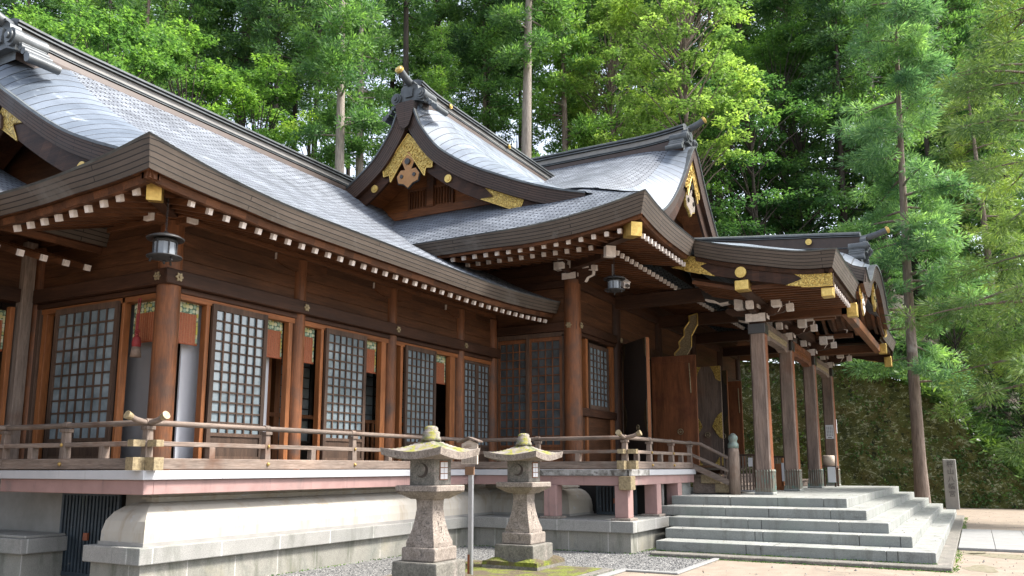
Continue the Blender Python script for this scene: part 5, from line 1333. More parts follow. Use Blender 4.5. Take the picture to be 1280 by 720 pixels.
# ================================================================== STONE LANTERNS
def stone_lantern(x, y, label):
    o = thing('stone_lantern', label, 'stone lantern', (x, y, 0), 'stone lanterns in front of the podium')
    rs = random.Random(3)
    def sq(name, h, z0, z1, mat, top=1.0, bev=.02, h1=None):
        m = MB(); m.box(x-h, x+h, y-h, y+h, z0, z1, top=top); q = m.build(name, mat, o, bevel=bev, seg=2); return q
    m = MB(); n = 17; h = .45       # mossy bottom slab with a lumpy top
    fz = lambda a, b: .205+.035*math.sin(a*9+1)*math.cos(b*11)-.05*max(abs(a), abs(b))/h
    m.grid(lambda a, b: (x+a*h, y+b*h, fz(a*h, b*h)), lin(-1, 1, n), lin(-1, 1, n))
    ring_ = [(a, -1) for a in lin(-1, 1, n)]+[(1, b) for b in lin(-1, 1, n)[1:]]+[(a, 1) for a in lin(1, -1, n)[1:]]+[(-1, b) for b in lin(1, -1, n)[1:]]
    T = [(x+a*h, y+b*h, fz(a*h, b*h)) for a, b in ring_]; T2 = [(x+a*h*1.02, y+b*h*1.02, .02) for a, b in ring_]; T1 = [(x+a*h*1.02, y+b*h*1.02, .10) for a, b in ring_]; strip(m, T, T1, 0); strip(m, T1, T2, 1)
    m.build('mossy_slab', ['moss', 'grey_stone'], o)
    sq('base_block', .325, .10, .385, 'grey_stone'); sq('base_block', .245, .385, .55, 'tan_stone')
    m = MB(); pr_ = [(.205, .55), (.205, .60), (.165, .72), (.135, .86), (.118, 1.0), (.122, 1.10), (.13, 1.13)]
    m.lathe((x, y, 0), [(a, b) for a, b in pr_], 4, 0, False, True)
    # carved strokes on the shaft, too worn to read
    for f, (s0) in ((0, 0), (1, 1)):
        for k in range(16):
            z = 1.02-k*.026+rs.uniform(-.01, .01); w_ = float(np.interp(z, [.6, .72, .86, 1.0, 1.1], [.205, .165, .135, .118, .122])); u = rs.uniform(-.035, .035); L = rs.uniform(.012, .035)
            a = rs.choice((0, 1))
            if f: m.beam((x+u-L*(1-a), y-w_-.001, z-L*a), (x+u+L*(1-a), y-w_-.001, z+L*a*.9), .005, .006, 1)
            elif k % 2: m.beam((x-w_-.001, y+u-L*(1-a), z-L*a), (x-w_-.001, y+u+L*(1-a), z+L*a*.9), .005, .006, 1)
    q = m.build('shaft', ['tan_stone', 'bark_dark'], o, bevel=.004)
    m = MB(); m.box(x-.31, x+.31, y-.31, y+.31, 1.21, 1.285); V = [(x-.17, y-.17, 1.12), (x+.17, y-.17, 1.12), (x+.17, y+.17, 1.12), (x-.17, y+.17, 1.12), (x-.31, y-.31, 1.21), (x+.31, y-.31, 1.21), (x+.31, y+.31, 1.21), (x-.31, y+.31, 1.21)]
    m.idx(V, [(0, 3, 2, 1), (0, 1, 5, 4), (1, 2, 6, 5), (2, 3, 7, 6), (3, 0, 4, 7)]); m.build('platform', 'tan_stone', o, bevel=.01)
    b = sq('light_box', .185, 1.285, 1.63, 'grey_stone', 1.0, .012)
    m = MB(); m.tube([(x-.186, y+.0, 1.465), (x-.190, y+.0, 1.465)], .088, 22, 0, False); m.build('moon_recess_shade', 'bark_dark', b)  # flat dark disc: the shade of a carved recess put into its colour
    m = MB(); m.tube([(x-.187, y+.022, 1.475), (x-.196, y+.022, 1.475)], .075, 22, 0, False); m.build('moon_face', 'grey_stone', b)
    m = MB(); m.box(x-.075, x+.095, y-.192, y-.183, 1.35, 1.58); m.build('window_frame', 'red_z', b)
    m = MB()
    for i in range(2):
        for k in range(3): m.box(x-.065+i*.08, x+.005+i*.08, y-.197, y-.191, 1.36+k*.072, 1.36+k*.072+.062)
    m.build('window_paper', 'paper', b)
    m = MB(); h = .435
    def rz(a, b):
        r = max(abs(a), abs(b)); c = (abs(a)*abs(b))**1.5
        return 1.675+.20*(1-r)**1.32+.06*c*r+.012*r
    n = 25
    m.grid(lambda a, b: (x+a*h*(1+.03*abs(b)**3), y+b*h*(1+.03*abs(a)**3), rz(a, b)), lin(-1, 1, n), lin(-1, 1, n))
    ring_ = [(a, -1) for a in lin(-1, 1, n)]+[(1, b) for b in lin(-1, 1, n)[1:]]+[(a, 1) for a in lin(1, -1, n)[1:]]+[(-1, b) for b in lin(1, -1, n)[1:]]
    e = lambda a, b, s, dz: (x+a*h*(1+.03*abs(b)**3)*s, y+b*h*(1+.03*abs(a)**3)*s, rz(a, b)+dz)
    T = [e(a, b, 1, 0) for a, b in ring_]; U = [e(a, b, .975, -.088) for a, b in ring_]; strip(m, T, U, 1)
    W = [(x+a*.2, y+b*.2, 1.60) for a, b in ring_]; strip(m, U, W, 1)
    m.build('lantern_roof', ['mossy', 'tan_stone'], o)
    m = MB(); m.lathe((x, y, 0), [(.13, 1.83), (.115, 1.875), (.106, 1.88), (.110, 1.935), (.098, 1.945), (.085, 1.95), (.088, 1.985), (.070, 2.005), (.045, 2.015)], 14); m.build('finial', 'mossy', o)
    return o
L2 = stone_lantern(11.20, 6.0, 'stone lantern on a bright mossy slab, further of the two from the viewer')
L1 = copy_tree(L2); L1.location = (8.62, 5.93, 0)
L1['label'] = 'stone lantern nearer the viewer, its lowest base cut off by the frame'

# notice post between the lanterns
SX, SY = 9.72, 6.02
o = thing('notice_post', 'small roofed notice board on a steel post between the two stone lanterns', 'notice board', (SX, SY, 0))
m = MB(); m.box(SX-.022, SX+.022, SY-.03, SY+.03, 0, 1.50); m.build('post', 'steel', o)
m = MB(); m.box(SX-.026, SX-.021, SY-.0, SY+.032, 0, .35); m.build('painted_post_base', 'rust', o)
m = MB(); m.box(SX-.05, SX-.022, SY-.125, SY+.125, 1.545, 1.82); m.prism([(-.125, 1.82), (.125, 1.82), (0, 1.87)], lambda a, b, d: (SX-.05+d, SY+a, b), 0, .028); m.build('board', 'board_wood', o)
m = MB()
for s in (-1, 1): m.beam((SX-.04, SY, 1.905), (SX-.04, SY+s*.175, 1.845), .12, .018)
m.build('board_roof', 'grey_y', o)
m = MB(); m.box(SX-.048, SX-.024, SY-.07, SY+.07, 1.40, 1.51); m.build('name_plate', 'brown_ink', o)
m = MB(); rs = random.Random(9)
for k in range(7):
    y0 = SY+.10-rs.random()*.1; m.box(SX-.0525, SX-.050, y0-.06-rs.random()*.07, y0, 1.80-k*.018, 1.807-k*.018)
m.build('painted_mark', 'brown_ink', o)
m = MB()
for c in range(9):
    yy = SY+.10-c*.024; z = 1.665 if c > 2 else 1.64
    while z > 1.56:
        h = rs.uniform(.006, .011); m.box(SX-.0522, SX-.050, yy-.004, yy+.004, z-h, z); z -= h+.004
m.build('written_lines', 'ink', o)

# hanging lanterns
def hanging_lantern(x, y, z, ztop, label):
    o = thing('hanging_lantern', label, 'hanging lantern', (x, y, z), 'bronze lanterns hung under the eaves')
    m = MB(); m.lathe((x, y, z), [(.15, .25), (.215, .235), (.22, .25), (.16, .285), (.04, .31), (.02, .34)], 20); m.lathe((x, y, z), [(.06, -.02), (.10, 0), (.20, .015), (.205, .03), (.13, .045)], 20)
    m.lathe((x, y, z), [(.012, -.06), (.02, -.03), (.012, 0)], 8)
    for k in range(3):
        a = k*2.094+.4; m.tube([(x+.14*math.cos(a), y+.14*math.sin(a), z+.01), (x+.16*math.cos(a), y+.16*math.sin(a), z-.04)], .012, 6)
    m.build('cap_and_tray', 'lantern_metal', o)
    m = MB(); m.lathe((x, y, z), [(.125, .04), (.125, .20)], 12, 0, False); m.build('frosted_body', 'glass', o)
    m = MB()
    for k in range(6):
        a = k*math.pi/3+.2; m.tube([(x+.132*math.cos(a), y+.132*math.sin(a), z+.04), (x+.132*math.cos(a), y+.132*math.sin(a), z+.24)], .009, 6)
    m.lathe((x, y, z), [(.131, .198), (.136, .20), (.136, .24), (.131, .242)], 18)
    m.build('ribs', 'lantern_metal', o)
    m = MB(); zz = z+.34; k = 0
    while zz < ztop:
        ang = 0 if k % 2 else 1
        m.tube([(x+(.011*math.cos(q) if ang else 0), y+(0 if ang else .011*math.cos(q)), zz+.02+.022*math.sin(q)) for q in lin(0, 6.28, 9)], .0035, 5); zz += .034; k += 1
    m.build('chain', 'lantern_metal', o)
hanging_lantern(6.40, 8.30, 3.96, 4.70, 'round bronze lantern hanging under the wing corner eave, beside white beam ends')
hanging_lantern(15.03, 6.0, 4.95, 5.72, 'round black bronze lantern hanging under the hall corner eave, beside the white camera')
# surveillance camera
o = thing('security_camera', 'cream box camera mounted under the hall eave beside the hanging lantern', 'camera', (15.75, 6.25, 5.15))
m = MB(); m.beam((15.45, 5.90, 5.14), (15.85, 6.20, 5.36), .12, .11); m.build('housing', 'cream', o, bevel=.01)
m = MB(); m.beam((15.42, 5.88, 5.20), (15.88, 6.22, 5.45), .15, .015); m.build('sun_shield', 'board_wood', o)
m = MB(); m.tube([(15.44, 5.89, 5.135), (15.40, 5.86, 5.115)], .04, 12); m.build('lens', 'lacquer', o)
m = MB(); m.tube([(15.75, 6.13, 5.28), (15.95, 6.4, 5.45), (15.95, 6.4, 6.1)], .02, 8); m.build('mount', 'steel', o)
# tassel
o = thing('tassel', 'red corded tassel with a pale skirt hanging left of the corner pillar', 'tassel', (7.36, 10.0, 3.0))
m = MB(); m.tube([(7.38, 10.0, 3.83), (7.36, 10.0, 3.38)], .010, 6); m.tube([(7.37, 10.03, 3.83), (7.355, 10.02, 3.38)], .007, 6)
for dy in (-.03, .0, .03): m.tube([(7.36, 10+dy*1.2, 3.37+q*0) if False else (7.36, 10+dy+.02*math.cos(q), 3.36+.02*math.sin(q)) for q in lin(0, 6.28, 9)], .008, 6)
m.build('cord', 'cord_red', o)
m = MB(); m.lathe((7.36, 10.0, 3.0), [(.055, .13), (.062, .20), (.05, .27), (.02, .30)], 14, 0); m.lathe((7.36, 10.0, 3.0), [(.012, .29), (.03, .31), (.012, .34)], 10, 0)
m.build('tassel_head', 'cord_red', o)
m = MB(); m.lathe((7.36, 10.0, 3.0), [(.075, .0), (.066, .07), (.058, .14)], 14, 0); m.build('tassel_skirt', 'tassel_white', o)

# things standing on the platform
def slat_box(x, y, z, w, d, h, name, label, cat, paper=None):
    o = thing(name, label, cat, (x, y, z))
    m = MB()
    for px in (x-w/2, x+w/2-.04):
        for py in (y-d/2, y+d/2-.04): m.box(px, px+.04, py, py+.04, z, z+h)
    m.box(x-w/2-.02, x+w/2+.02, y-d/2-.02, y+d/2+.02, z+h, z+h+.04); m.build('frame', 'frame_z', o, bevel=.004)
    m = MB(); n = int(d/.075)
    for k in range(n): m.box(x-w/2-.005, x-w/2+.02, y-d/2+.05+k*(d-.1)/n, y-d/2+.085+k*(d-.1)/n, z+.08, z+h)
    for k in range(int(w/.075)): m.box(x-w/2+.05+k*.075, x-w/2+.085+k*.075, y-d/2-.005, y-d/2+.02, z+.08, z+h)
    m.build('slats', 'grey_z', o)
    m = MB(); m.box(x-w/2, x+w/2, y-d/2, y+d/2, z+.04, z+.08); m.build('tray', 'steel', o)
    if paper:
        m = MB(); m.box(x-w/2-.012, x-w/2-.007, y-d/2+.06, y-d/2+.16, z+h*paper[0], z+h*paper[1]); m.build('paper_tag', 'paper', o)
    return o
slat_box(19.3, 4.72, .919, .45, .80, .84, 'umbrella_stand', 'slatted wooden umbrella stand with a paper tag, beside the finial post', 'umbrella stand', (.72, .95))
slat_box(23.7, 4.6, .919, .5, .7, .85, 'umbrella_stand', 'slatted wooden stand between the second and third porch pillars', 'umbrella stand', (.3, .95))
o = thing('tablet_stand', 'wooden stand with white notice leaning beside the second porch pillar', 'stand', (22.7, 4.55, .919))
m = MB(); m.box(22.55, 22.9, 4.4, 4.44, 1.0, 1.75); m.box(22.5, 22.95, 4.35, 4.7, .92, 1.0); m.box(22.55, 22.6, 4.42, 4.6, 1.0, 1.6); m.build('stand_body', 'red_z', o)
m = MB(); m.box(22.54, 22.55, 4.28, 4.44, 1.15, 1.62); m.build('notice', 'paper', o)
o = thing('wooden_bucket', 'pale round wooden tub on a stand beside the farthest porch pillar', 'tub', (27.6, 4.05, 1.5))
m = MB(); m.lathe((27.6, 4.0, 1.55), [(.17, 0), (.18, .3), (.16, .32)], 16); m.build('tub', 'board_wood', o)
o = thing('small_table', 'narrow wooden table with a white cloth under the pale tub', 'table', (27.7, 4.0, .919))
m = MB(); m.box(27.3, 28.0, 3.75, 4.25, 1.50, 1.55)
for a in (27.33, 27.93):
    for b in (3.78, 4.18): m.box(a, a+.05, b, b+.05, .919, 1.5)
m.build('table_frame', 'frame_z', o)
m = MB(); m.box(27.29, 27.30, 3.78, 4.0, 1.05, 1.52); m.build('cloth', 'paper', o)
# notice on the fourth pillar
o = thing('paper_notice', 'white paper notice taped to the farthest porch pillar', 'notice', (28.5, 4.0, 2.2), None)
m = MB(); m.box(28.52, 28.525, 3.93, 4.17, 2.42, 2.86); m.build('sheet', 'paper', o)
m = MB()
for c in range(4):
    for k in range(7): m.box(28.517, 28.52, 3.955+c*.052, 3.985+c*.052, 2.78-k*.045, 2.80-k*.045)
m.box(28.517, 28.52, 3.99, 4.11, 2.45, 2.47); m.build('printed_lines', 'ink', o)
o = thing('paper_notice', 'narrow white strip notice on the outer side of the farthest porch pillar', 'notice', (28.7, 3.86, 2.2), None)
m = MB(); m.box(28.70, 28.82, 3.855, 3.862, 2.6, 3.05); m.build('sheet', 'paper', o)
# stone marker
o = thing('stone_marker', 'upright pale stone marker with an engraved vertical inscription before the mossy wall', 'stone marker', (34.6, .85, 0))
m = MB(); m.box(34.45, 34.80, .62, 1.07, -.05, 1.80, top=.95); m.build('pillar_stone', 'concrete', o, bevel=.02)
tc = bpy.data.curves.new('inscription', 'FONT'); tc.body = '\n'.join('桜山八幡宮'); tc.size = .23; tc.align_x = 'CENTER'; tc.align_y = 'TOP'; tc.space_line = 1.15; tc.extrude = .004; tc.offset = .002
to = bpy.data.objects.new('inscription', tc); COL.objects.link(to)
dg = bpy.context.evaluated_depsgraph_get(); me = bpy.data.meshes.new_from_object(to.evaluated_get(dg)); bpy.data.objects.remove(to)
to = bpy.data.objects.new('inscription', me); COL.objects.link(to); to.parent = o; me.materials.clear(); me.materials.append(MT['worn_ink'])
to.location = (-.155, -.03, 1.72); to.rotation_euler = (R(90), 0, R(-90))
o = thing('dark_post', 'short dark post standing against the mossy wall beside the stone marker', 'post', (35.2, 1.7, 0))
m = MB(); m.tube([(35.2, 1.7, 0), (35.2, 1.7, .7)], .03, 8); m.build('stem', 'lacquer', o)
m = MB(); m.lathe((35.2, 1.7, .7), [(.07, 0), (.08, .45), (.05, .55)], 10); m.build('head', 'iron', o)

# ================================================================== MOSSY RETAINING WALL, HILL
def wtop_h(y): return float(np.interp(y, [-5, -2.2, -1.5, -.3, .9, 1.95, 4.2, 9], [.3, .6, 1.05, 2.25, 3.9, 4.75, 5.7, 6.2]))
rs = np.random.RandomState(4)
import mathutils
def nz3(x, y, z): return mathutils.noise.noise(Vector((x, y, z)))
m = MB()
def mw(u, v):
    y = -6+30*u; h = wtop_h(y)*v
    return (36.0+.10*h+.20*nz3(y*1.1, h*1.1, 3)+.12*nz3(y*3.1, h*3.1, 8), y, h-.05)
m.grid(mw, lin(0, 1, 170), lin(0, 1, 44))
A_ = [mw(u, 1) for u in lin(0, 1, 120)]; strip(m, A_, [(a+1.2, b, c+.12) for a, b, c in A_], 1)
mt, t, b = new_mat('mossy_wall')
n = noise(t, coords(t), .9, 8, .7); c = ramp(t, n, [(.3, (.035, .045, .010)), (.5, (.095, .10, .022)), (.7, (.15, .12, .045))])
n2 = noise(t, coords(t, (1, 1, 1.6)), 3.4, 6, .8, 1.2); c = mixc(t, ramp(t, n2, [(.55, (0, 0, 0)), (.575, (1, 1, 1))]), c, (.34, .35, .22))
n5 = noise(t, coords(t), 5.0, 5, .75); c = mixc(t, ramp(t, n5, [(.54, (0, 0, 0)), (.62, (1, 1, 1))]), c, (.02, .028, .010))
t.links.new(c, b.inputs['Base Color']); b.inputs['Roughness'].default_value = .95; bump(t, b, n5, 1, .12); MT['mosswall'] = mt
o = m.build('mossy_wall', ['mosswall', 'soil'], None, (36, 9, 0)); set_props(o, 'tall retaining wall overgrown with dark moss and pale lichen behind the porch', 'wall')
def hillz(x, y):
    a = wtop_h(y)+.30*max(0, x-36.3)+.10*max(0, y-22)-.02*max(0, x-80) if x > 36.2 else -1
    b_ = -.2+.16*max(0, y-24)
    return max(a, b_) if x > 36.2 else b_
m = MB(); m.grid(lambda x, y: (x, y, hillz(x, y)+.25*nz3(x*.3, y*.3, 0)+(.12*nz3(x*1.5, y*1.5, 5))), [36.75+k*.5 for k in range(23)]+lin(48.5, 150, 40), lin(-60, -8, 10)+lin(-7.5, 26, 60)+lin(27, 150, 30)); structure('wooded_hill', m, 'soil')
m = MB(); m.grid(lambda x, y: (x, y, -.25+.16*max(0, y-24)), lin(-90, 36.3, 30), lin(23, 150, 30)); structure('rising_ground', m, 'soil')

# ================================================================== TREES
def raw_mesh(name, V, F4, mat):
    me = bpy.data.meshes.new(name); nv = len(V); nf = len(F4)
    me.vertices.add(nv); me.vertices.foreach_set('co', V.astype(np.float32).ravel())
    k = F4.shape[1]
    me.loops.add(nf*k); me.loops.foreach_set('vertex_index', F4.astype(np.int32).ravel())
    me.polygons.add(nf); me.polygons.foreach_set('loop_start', np.arange(0, nf*k, k, dtype=np.int32)); me.polygons.foreach_set('loop_total', np.full(nf, k, dtype=np.int32))
    me.update(); me.validate(); me.materials.append(MT[mat]); return me
def leaf_quads(P, D, size, asp, rs, flat=0.0):
    n = len(P); D = D/(np.linalg.norm(D, axis=1, keepdims=True)+1e-9)
    Rv = rs.normal(size=(n, 3)); Rv[:, 2] += flat*0
    if flat: Rv = np.cross(D, np.array([0, 0, 1.])+rs.normal(size=(n, 3))*(1-flat))
    else: Rv = np.cross(D, Rv)
    Rv /= (np.linalg.norm(Rv, axis=1, keepdims=True)+1e-9)
    s = size*(.6+.8*rs.rand(n, 1)); w_ = s*asp*.5
    a = P; b = P+D*s*.45+Rv*w_; c = P+D*s; d_ = P+D*s*.45-Rv*w_
    V = np.stack([a, b, c, d_], 1).reshape(-1, 3); F = np.arange(n*4).reshape(-1, 4); return V, F
def conifer(seed, H, Rr, start, mat, nb=70, clump=8, per=26, leaf=.26, asp=.30, droop=.35, tr=.28, bark='bark', sp=.42, power=.75):
    """returns (trunk mesh, crown mesh) around the origin"""
    rs = np.random.RandomState(seed); tb = MB()
    bx, by = rs.uniform(-.6, .6, 2)
    cx = lambda z: (bx*(z/H)**2, by*(z/H)**2)
    zs = lin(0, H, 14); tb.tube([(cx(z)[0], cx(z)[1], z-.3 if z == 0 else z) for z in zs], [tr*(1-.85*(z/H))*(1.25 if z == 0 else 1) for z in zs], 10)
    P = []; D = []
    for i in range(nb):
        t_ = (i+rs.rand())/nb; z = start+(H-start)*t_**.9; prof = (1-t_)**power*(.55+.45*min(1, t_*6))
        L = Rr*prof*rs.uniform(.65, 1.15)+.35; az_ = rs.uniform(0, 2*math.pi); ca, sa = math.cos(az_), math.sin(az_)
        x0, y0 = cx(z); up = rs.uniform(.0, .25)
        nseg = 5; pts = []
        for k in range(nseg+1):
            q = k/nseg; r = L*q; pts.append((x0+ca*r, y0+sa*r, z+up*r-droop*L*.35*q*q+.10*L*max(0, q-.7)))
        if L > .9: tb.tube(pts, [max(.012, .05*(1-q_/nseg)*L/Rr+.012) for q_ in range(nseg+1)], 5, 0, True, False)
        nc = max(2, int(clump*L/Rr+1))
        for c in range(nc):
            q = .30+.72*(c+rs.rand())/nc; r = L*q
            sidev = rs.normal(0, .20*L*(1.1-q*.5)+.08)
            pc_ = np.array([x0+ca*r-sa*sidev, y0+sa*r+ca*sidev, z+up*r-droop*L*.35*q*q+rs.normal(0, .14)])
            rt = sp*rs.uniform(.7, 1.35); n = int(per*rs.uniform(.7, 1.2)*(rt/sp)**1.5)
            u_ = rs.normal(size=(n, 3)); u_ /= np.linalg.norm(u_, axis=1, keepdims=True); u_[:, 2] = u_[:, 2]*.8+.12
            u_ += np.array([ca*.25, sa*.25, -droop*.15])
            P.append(pc_+u_*rt*(rs.rand(n, 1)**.5)*np.array([1, 1, .72])); D.append(u_+rs.normal(size=(n, 3))*.22+np.array([0, 0, .15-droop*.35]))
    P = np.concatenate(P); D = np.concatenate(D)
    V, F = leaf_quads(P, D, leaf, asp, rs)
    return tb, raw_mesh('crown', V, F, mat), bark
def broadleaf(seed, H, Rr, start, mat, ncl=60, per=260, leaf=.16, tr=.16, bark='bark_dark', flat=.75, disk=1.0, layered=True):
    rs = np.random.RandomState(seed); tb = MB(); P = []; D = []
    top = (rs.uniform(-.5, .5), rs.uniform(-.5, .5), H*.8)
    tb.tube([(0, 0, -.3), (top[0]*.4, top[1]*.4, H*.3), (top[0]*.7, top[1]*.7, H*.55), top], [tr*1.2, tr*.85, tr*.55, tr*.2], 9)
    for i in range(ncl):
        t_ = rs.rand(); z = start+(H-start)*t_
        rr = Rr*math.sqrt(max(0.05, 1-(2*t_-.85)**2/1.35))*math.sqrt(rs.uniform(.12, 1)); az_ = rs.uniform(0, 2*math.pi)
        c = np.array([math.cos(az_)*rr, math.sin(az_)*rr, z])
        zb_ = max(H*.2, z-rr*.8-.6); zb_ = min(zb_, H*.72); f = zb_/(H*.8)
        a0 = (top[0]*f, top[1]*f, zb_)
        mid = ((a0[0]+c[0])/2, (a0[1]+c[1])/2, (a0[2]+c[2])/2+.25)
        tb.tube([a0, mid, tuple(c)], [.05, .03, .01], 5, 0, True, False)
        rd = disk*rs.uniform(.6, 1.25); n = int(per*rd*rs.uniform(.7, 1.2))
        th_ = rs.uniform(0, 2*math.pi, n); ra = rd*np.sqrt(rs.rand(n))*(.75+.25*np.sin(th_*3+rs.rand()*6)); tilt = rs.normal(0, .12, 2)
        x = np.cos(th_)*ra; y = np.sin(th_)*ra; zz = rs.normal(0, .10, n)+x*tilt[0]+y*tilt[1]-.18*(ra/rd)**2*rd
        P.append(c+np.stack([x, y, zz], 1)); dd = np.stack([np.cos(th_), np.sin(th_), np.full(n, -.25)], 1)+rs.normal(size=(n, 3))*.55; D.append(dd)
    P = np.concatenate(P); D = np.concatenate(D); V, F = leaf_quads(P, D, leaf, .62, rs, flat)
    return tb, raw_mesh('crown', V, F, mat), bark
PROTO = {}
def proto(key, gen): PROTO[key] = gen
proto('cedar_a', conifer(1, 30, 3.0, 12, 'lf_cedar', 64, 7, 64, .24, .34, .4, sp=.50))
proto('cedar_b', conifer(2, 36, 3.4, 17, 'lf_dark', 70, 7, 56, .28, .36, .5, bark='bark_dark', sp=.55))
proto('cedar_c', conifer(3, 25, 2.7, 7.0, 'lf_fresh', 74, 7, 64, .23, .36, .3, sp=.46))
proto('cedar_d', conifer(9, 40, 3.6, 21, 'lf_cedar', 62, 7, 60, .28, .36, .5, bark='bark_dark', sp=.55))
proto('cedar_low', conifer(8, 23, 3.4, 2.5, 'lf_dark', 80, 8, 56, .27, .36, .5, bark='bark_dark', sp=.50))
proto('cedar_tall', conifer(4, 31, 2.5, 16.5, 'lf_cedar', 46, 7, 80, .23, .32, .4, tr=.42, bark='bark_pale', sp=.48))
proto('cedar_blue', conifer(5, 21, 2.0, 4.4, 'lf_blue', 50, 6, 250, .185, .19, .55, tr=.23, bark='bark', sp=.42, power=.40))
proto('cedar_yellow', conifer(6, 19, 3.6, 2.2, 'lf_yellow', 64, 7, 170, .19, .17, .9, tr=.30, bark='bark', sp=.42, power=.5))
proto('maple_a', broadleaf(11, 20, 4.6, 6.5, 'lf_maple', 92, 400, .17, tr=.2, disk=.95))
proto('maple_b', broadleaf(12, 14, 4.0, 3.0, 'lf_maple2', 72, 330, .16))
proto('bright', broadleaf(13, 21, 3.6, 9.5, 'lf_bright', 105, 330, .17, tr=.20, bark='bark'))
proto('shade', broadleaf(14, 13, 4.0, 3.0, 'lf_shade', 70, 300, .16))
FIRST = {}
def plant(key, name, label, x, y, s=1., rot=0., group=None, z=None, cat='tree'):
    z = (hillz(x, y) if z is None else z)
    z = max(z, 0) if x < 36.2 else z
    if key not in FIRST:
        tb, cr_, bark = PROTO[key]
        r = thing(name, label, cat, (x, y, z), group)
        ORG[r.name] = Vector((0, 0, 0)); tb.build('trunk', bark, r); ORG[r.name] = Vector((x, y, z))
        co = bpy.data.objects.new('crown', cr_); COL.objects.link(co); co.parent = r; FIRST[key] = r
    else:
        r = copy_tree(FIRST[key]); r.name = name; set_props(r, label, cat, group); r.location = (x, y, z)
        if group is None and 'group' in r: del r['group']
    r.scale = (s, s, s); r.rotation_euler = (0, 0, rot); return r
def at(px, D):
    """a spot D metres out along the bearing of photograph column px"""
    a = R(28.98)-math.atan((px-640)/1047.); return math.cos(a)*D, math.sin(a)*D
rs = random.Random(21)
def T(key, px, D, s=1., label='', name='cedar_tree', group=None, rot=None, z=None):
    x, y = at(px, D); return plant(key, name, label, x, y, s, rs.uniform(0, 6.28) if rot is None else rot, group, z)
T('cedar_blue', 1150, 33.0, 1.0, 'slender cedar with blue green tufts rising in front of the mossy wall', rot=2.0, z=0)
T('cedar_yellow', 1365, 26.0, .92, 'yellow green cedar with drooping sprays at the right edge', rot=1.0, z=0)
T('cedar_yellow', 1262, 42.0, .85, 'yellow green cedar standing on top of the bank behind the stone marker')
T('bright', 872, 39, 1.0, 'bright lime green broadleaf tree above the hall ridge', 'broadleaf_tree')
T('bright', 775, 47, 1.0, 'smaller lime green broadleaf tree just left of the brightest one', 'broadleaf_tree')
T('cedar_tall', 414, 40, 1.0, 'tall cedar with the thickest pale bare trunk, behind the end of the wing ridge')
T('cedar_tall', 441, 44, .98, 'tall cedar with pale bare trunk just right of the thickest pale trunk')
T('cedar_tall', 657, 43, 1.0, 'tall cedar with bare brown trunk behind the hall ridge')
for px, D, k, s in ((15, 36, 'maple_a', .92), (95, 40, 'maple_a', 1.05), (170, 37, 'maple_b', 1.05), (190, 44, 'maple_a', 1.12), (262, 41, 'maple_b', 1.1), (290, 47, 'maple_a', 1.15), (345, 44, 'maple_b', 1.05), (385, 50, 'maple_b', 1.1), (470, 52, 'maple_b', .95), (428, 38, 'maple_b', .62)):
    T(k, px, D, s, 'green maple with layered foliage rising behind the wing roof', 'maple_tree', 'maples behind the wing')
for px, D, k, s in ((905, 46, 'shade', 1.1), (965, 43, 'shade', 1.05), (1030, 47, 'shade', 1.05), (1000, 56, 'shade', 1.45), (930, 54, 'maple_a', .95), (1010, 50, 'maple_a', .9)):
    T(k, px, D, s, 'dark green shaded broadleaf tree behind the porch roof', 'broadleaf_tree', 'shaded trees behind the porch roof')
g_ = 'tall cedars of the forest behind the shrine'
for D, step, keys in ((54, 58, ('cedar_a', 'cedar_b', 'cedar_d')), (66, 62, ('cedar_b', 'cedar_d', 'cedar_a')), (80, 60, ('cedar_d', 'cedar_b'))):
    px = -60+(D % 7)*6
    while px < 1340:
        k = rs.choice(keys); dd = D+rs.uniform(-4, 4)
        if not (D == 54 and 380 < px < 470): T(k, px+rs.uniform(-16, 16), dd, rs.uniform(.92, 1.15), 'tall cedar in the forest behind the shrine, one of many alike', 'cedar_tree', g_)
        px += step*rs.uniform(.85, 1.15)
for px, D, k, s in ((548, 50, 'cedar_c', .85), (605, 52, 'cedar_c', 1.0), (712, 46, 'cedar_c', 1.05), (752, 52, 'cedar_c', 1.15), (640, 56, 'maple_a', .8)):
    T(k, px, D, s, 'green cedar standing between the two hall ridges', 'cedar_tree', 'cedars between the hall ridges')
for px, D, k, s in ((1075, 46, 'cedar_low', .85), (1125, 48, 'cedar_c', 1.0), (1195, 44, 'cedar_low', .8), (1225, 50, 'cedar_a', .9), (1290, 46, 'cedar_low', .9), (1165, 54, 'cedar_low', 1.), (1265, 56, 'cedar_c', 1.1)):
    T(k, px, D, s, 'dark cedar on the bank above the mossy wall', 'cedar_tree', 'cedars on the bank above the mossy wall')
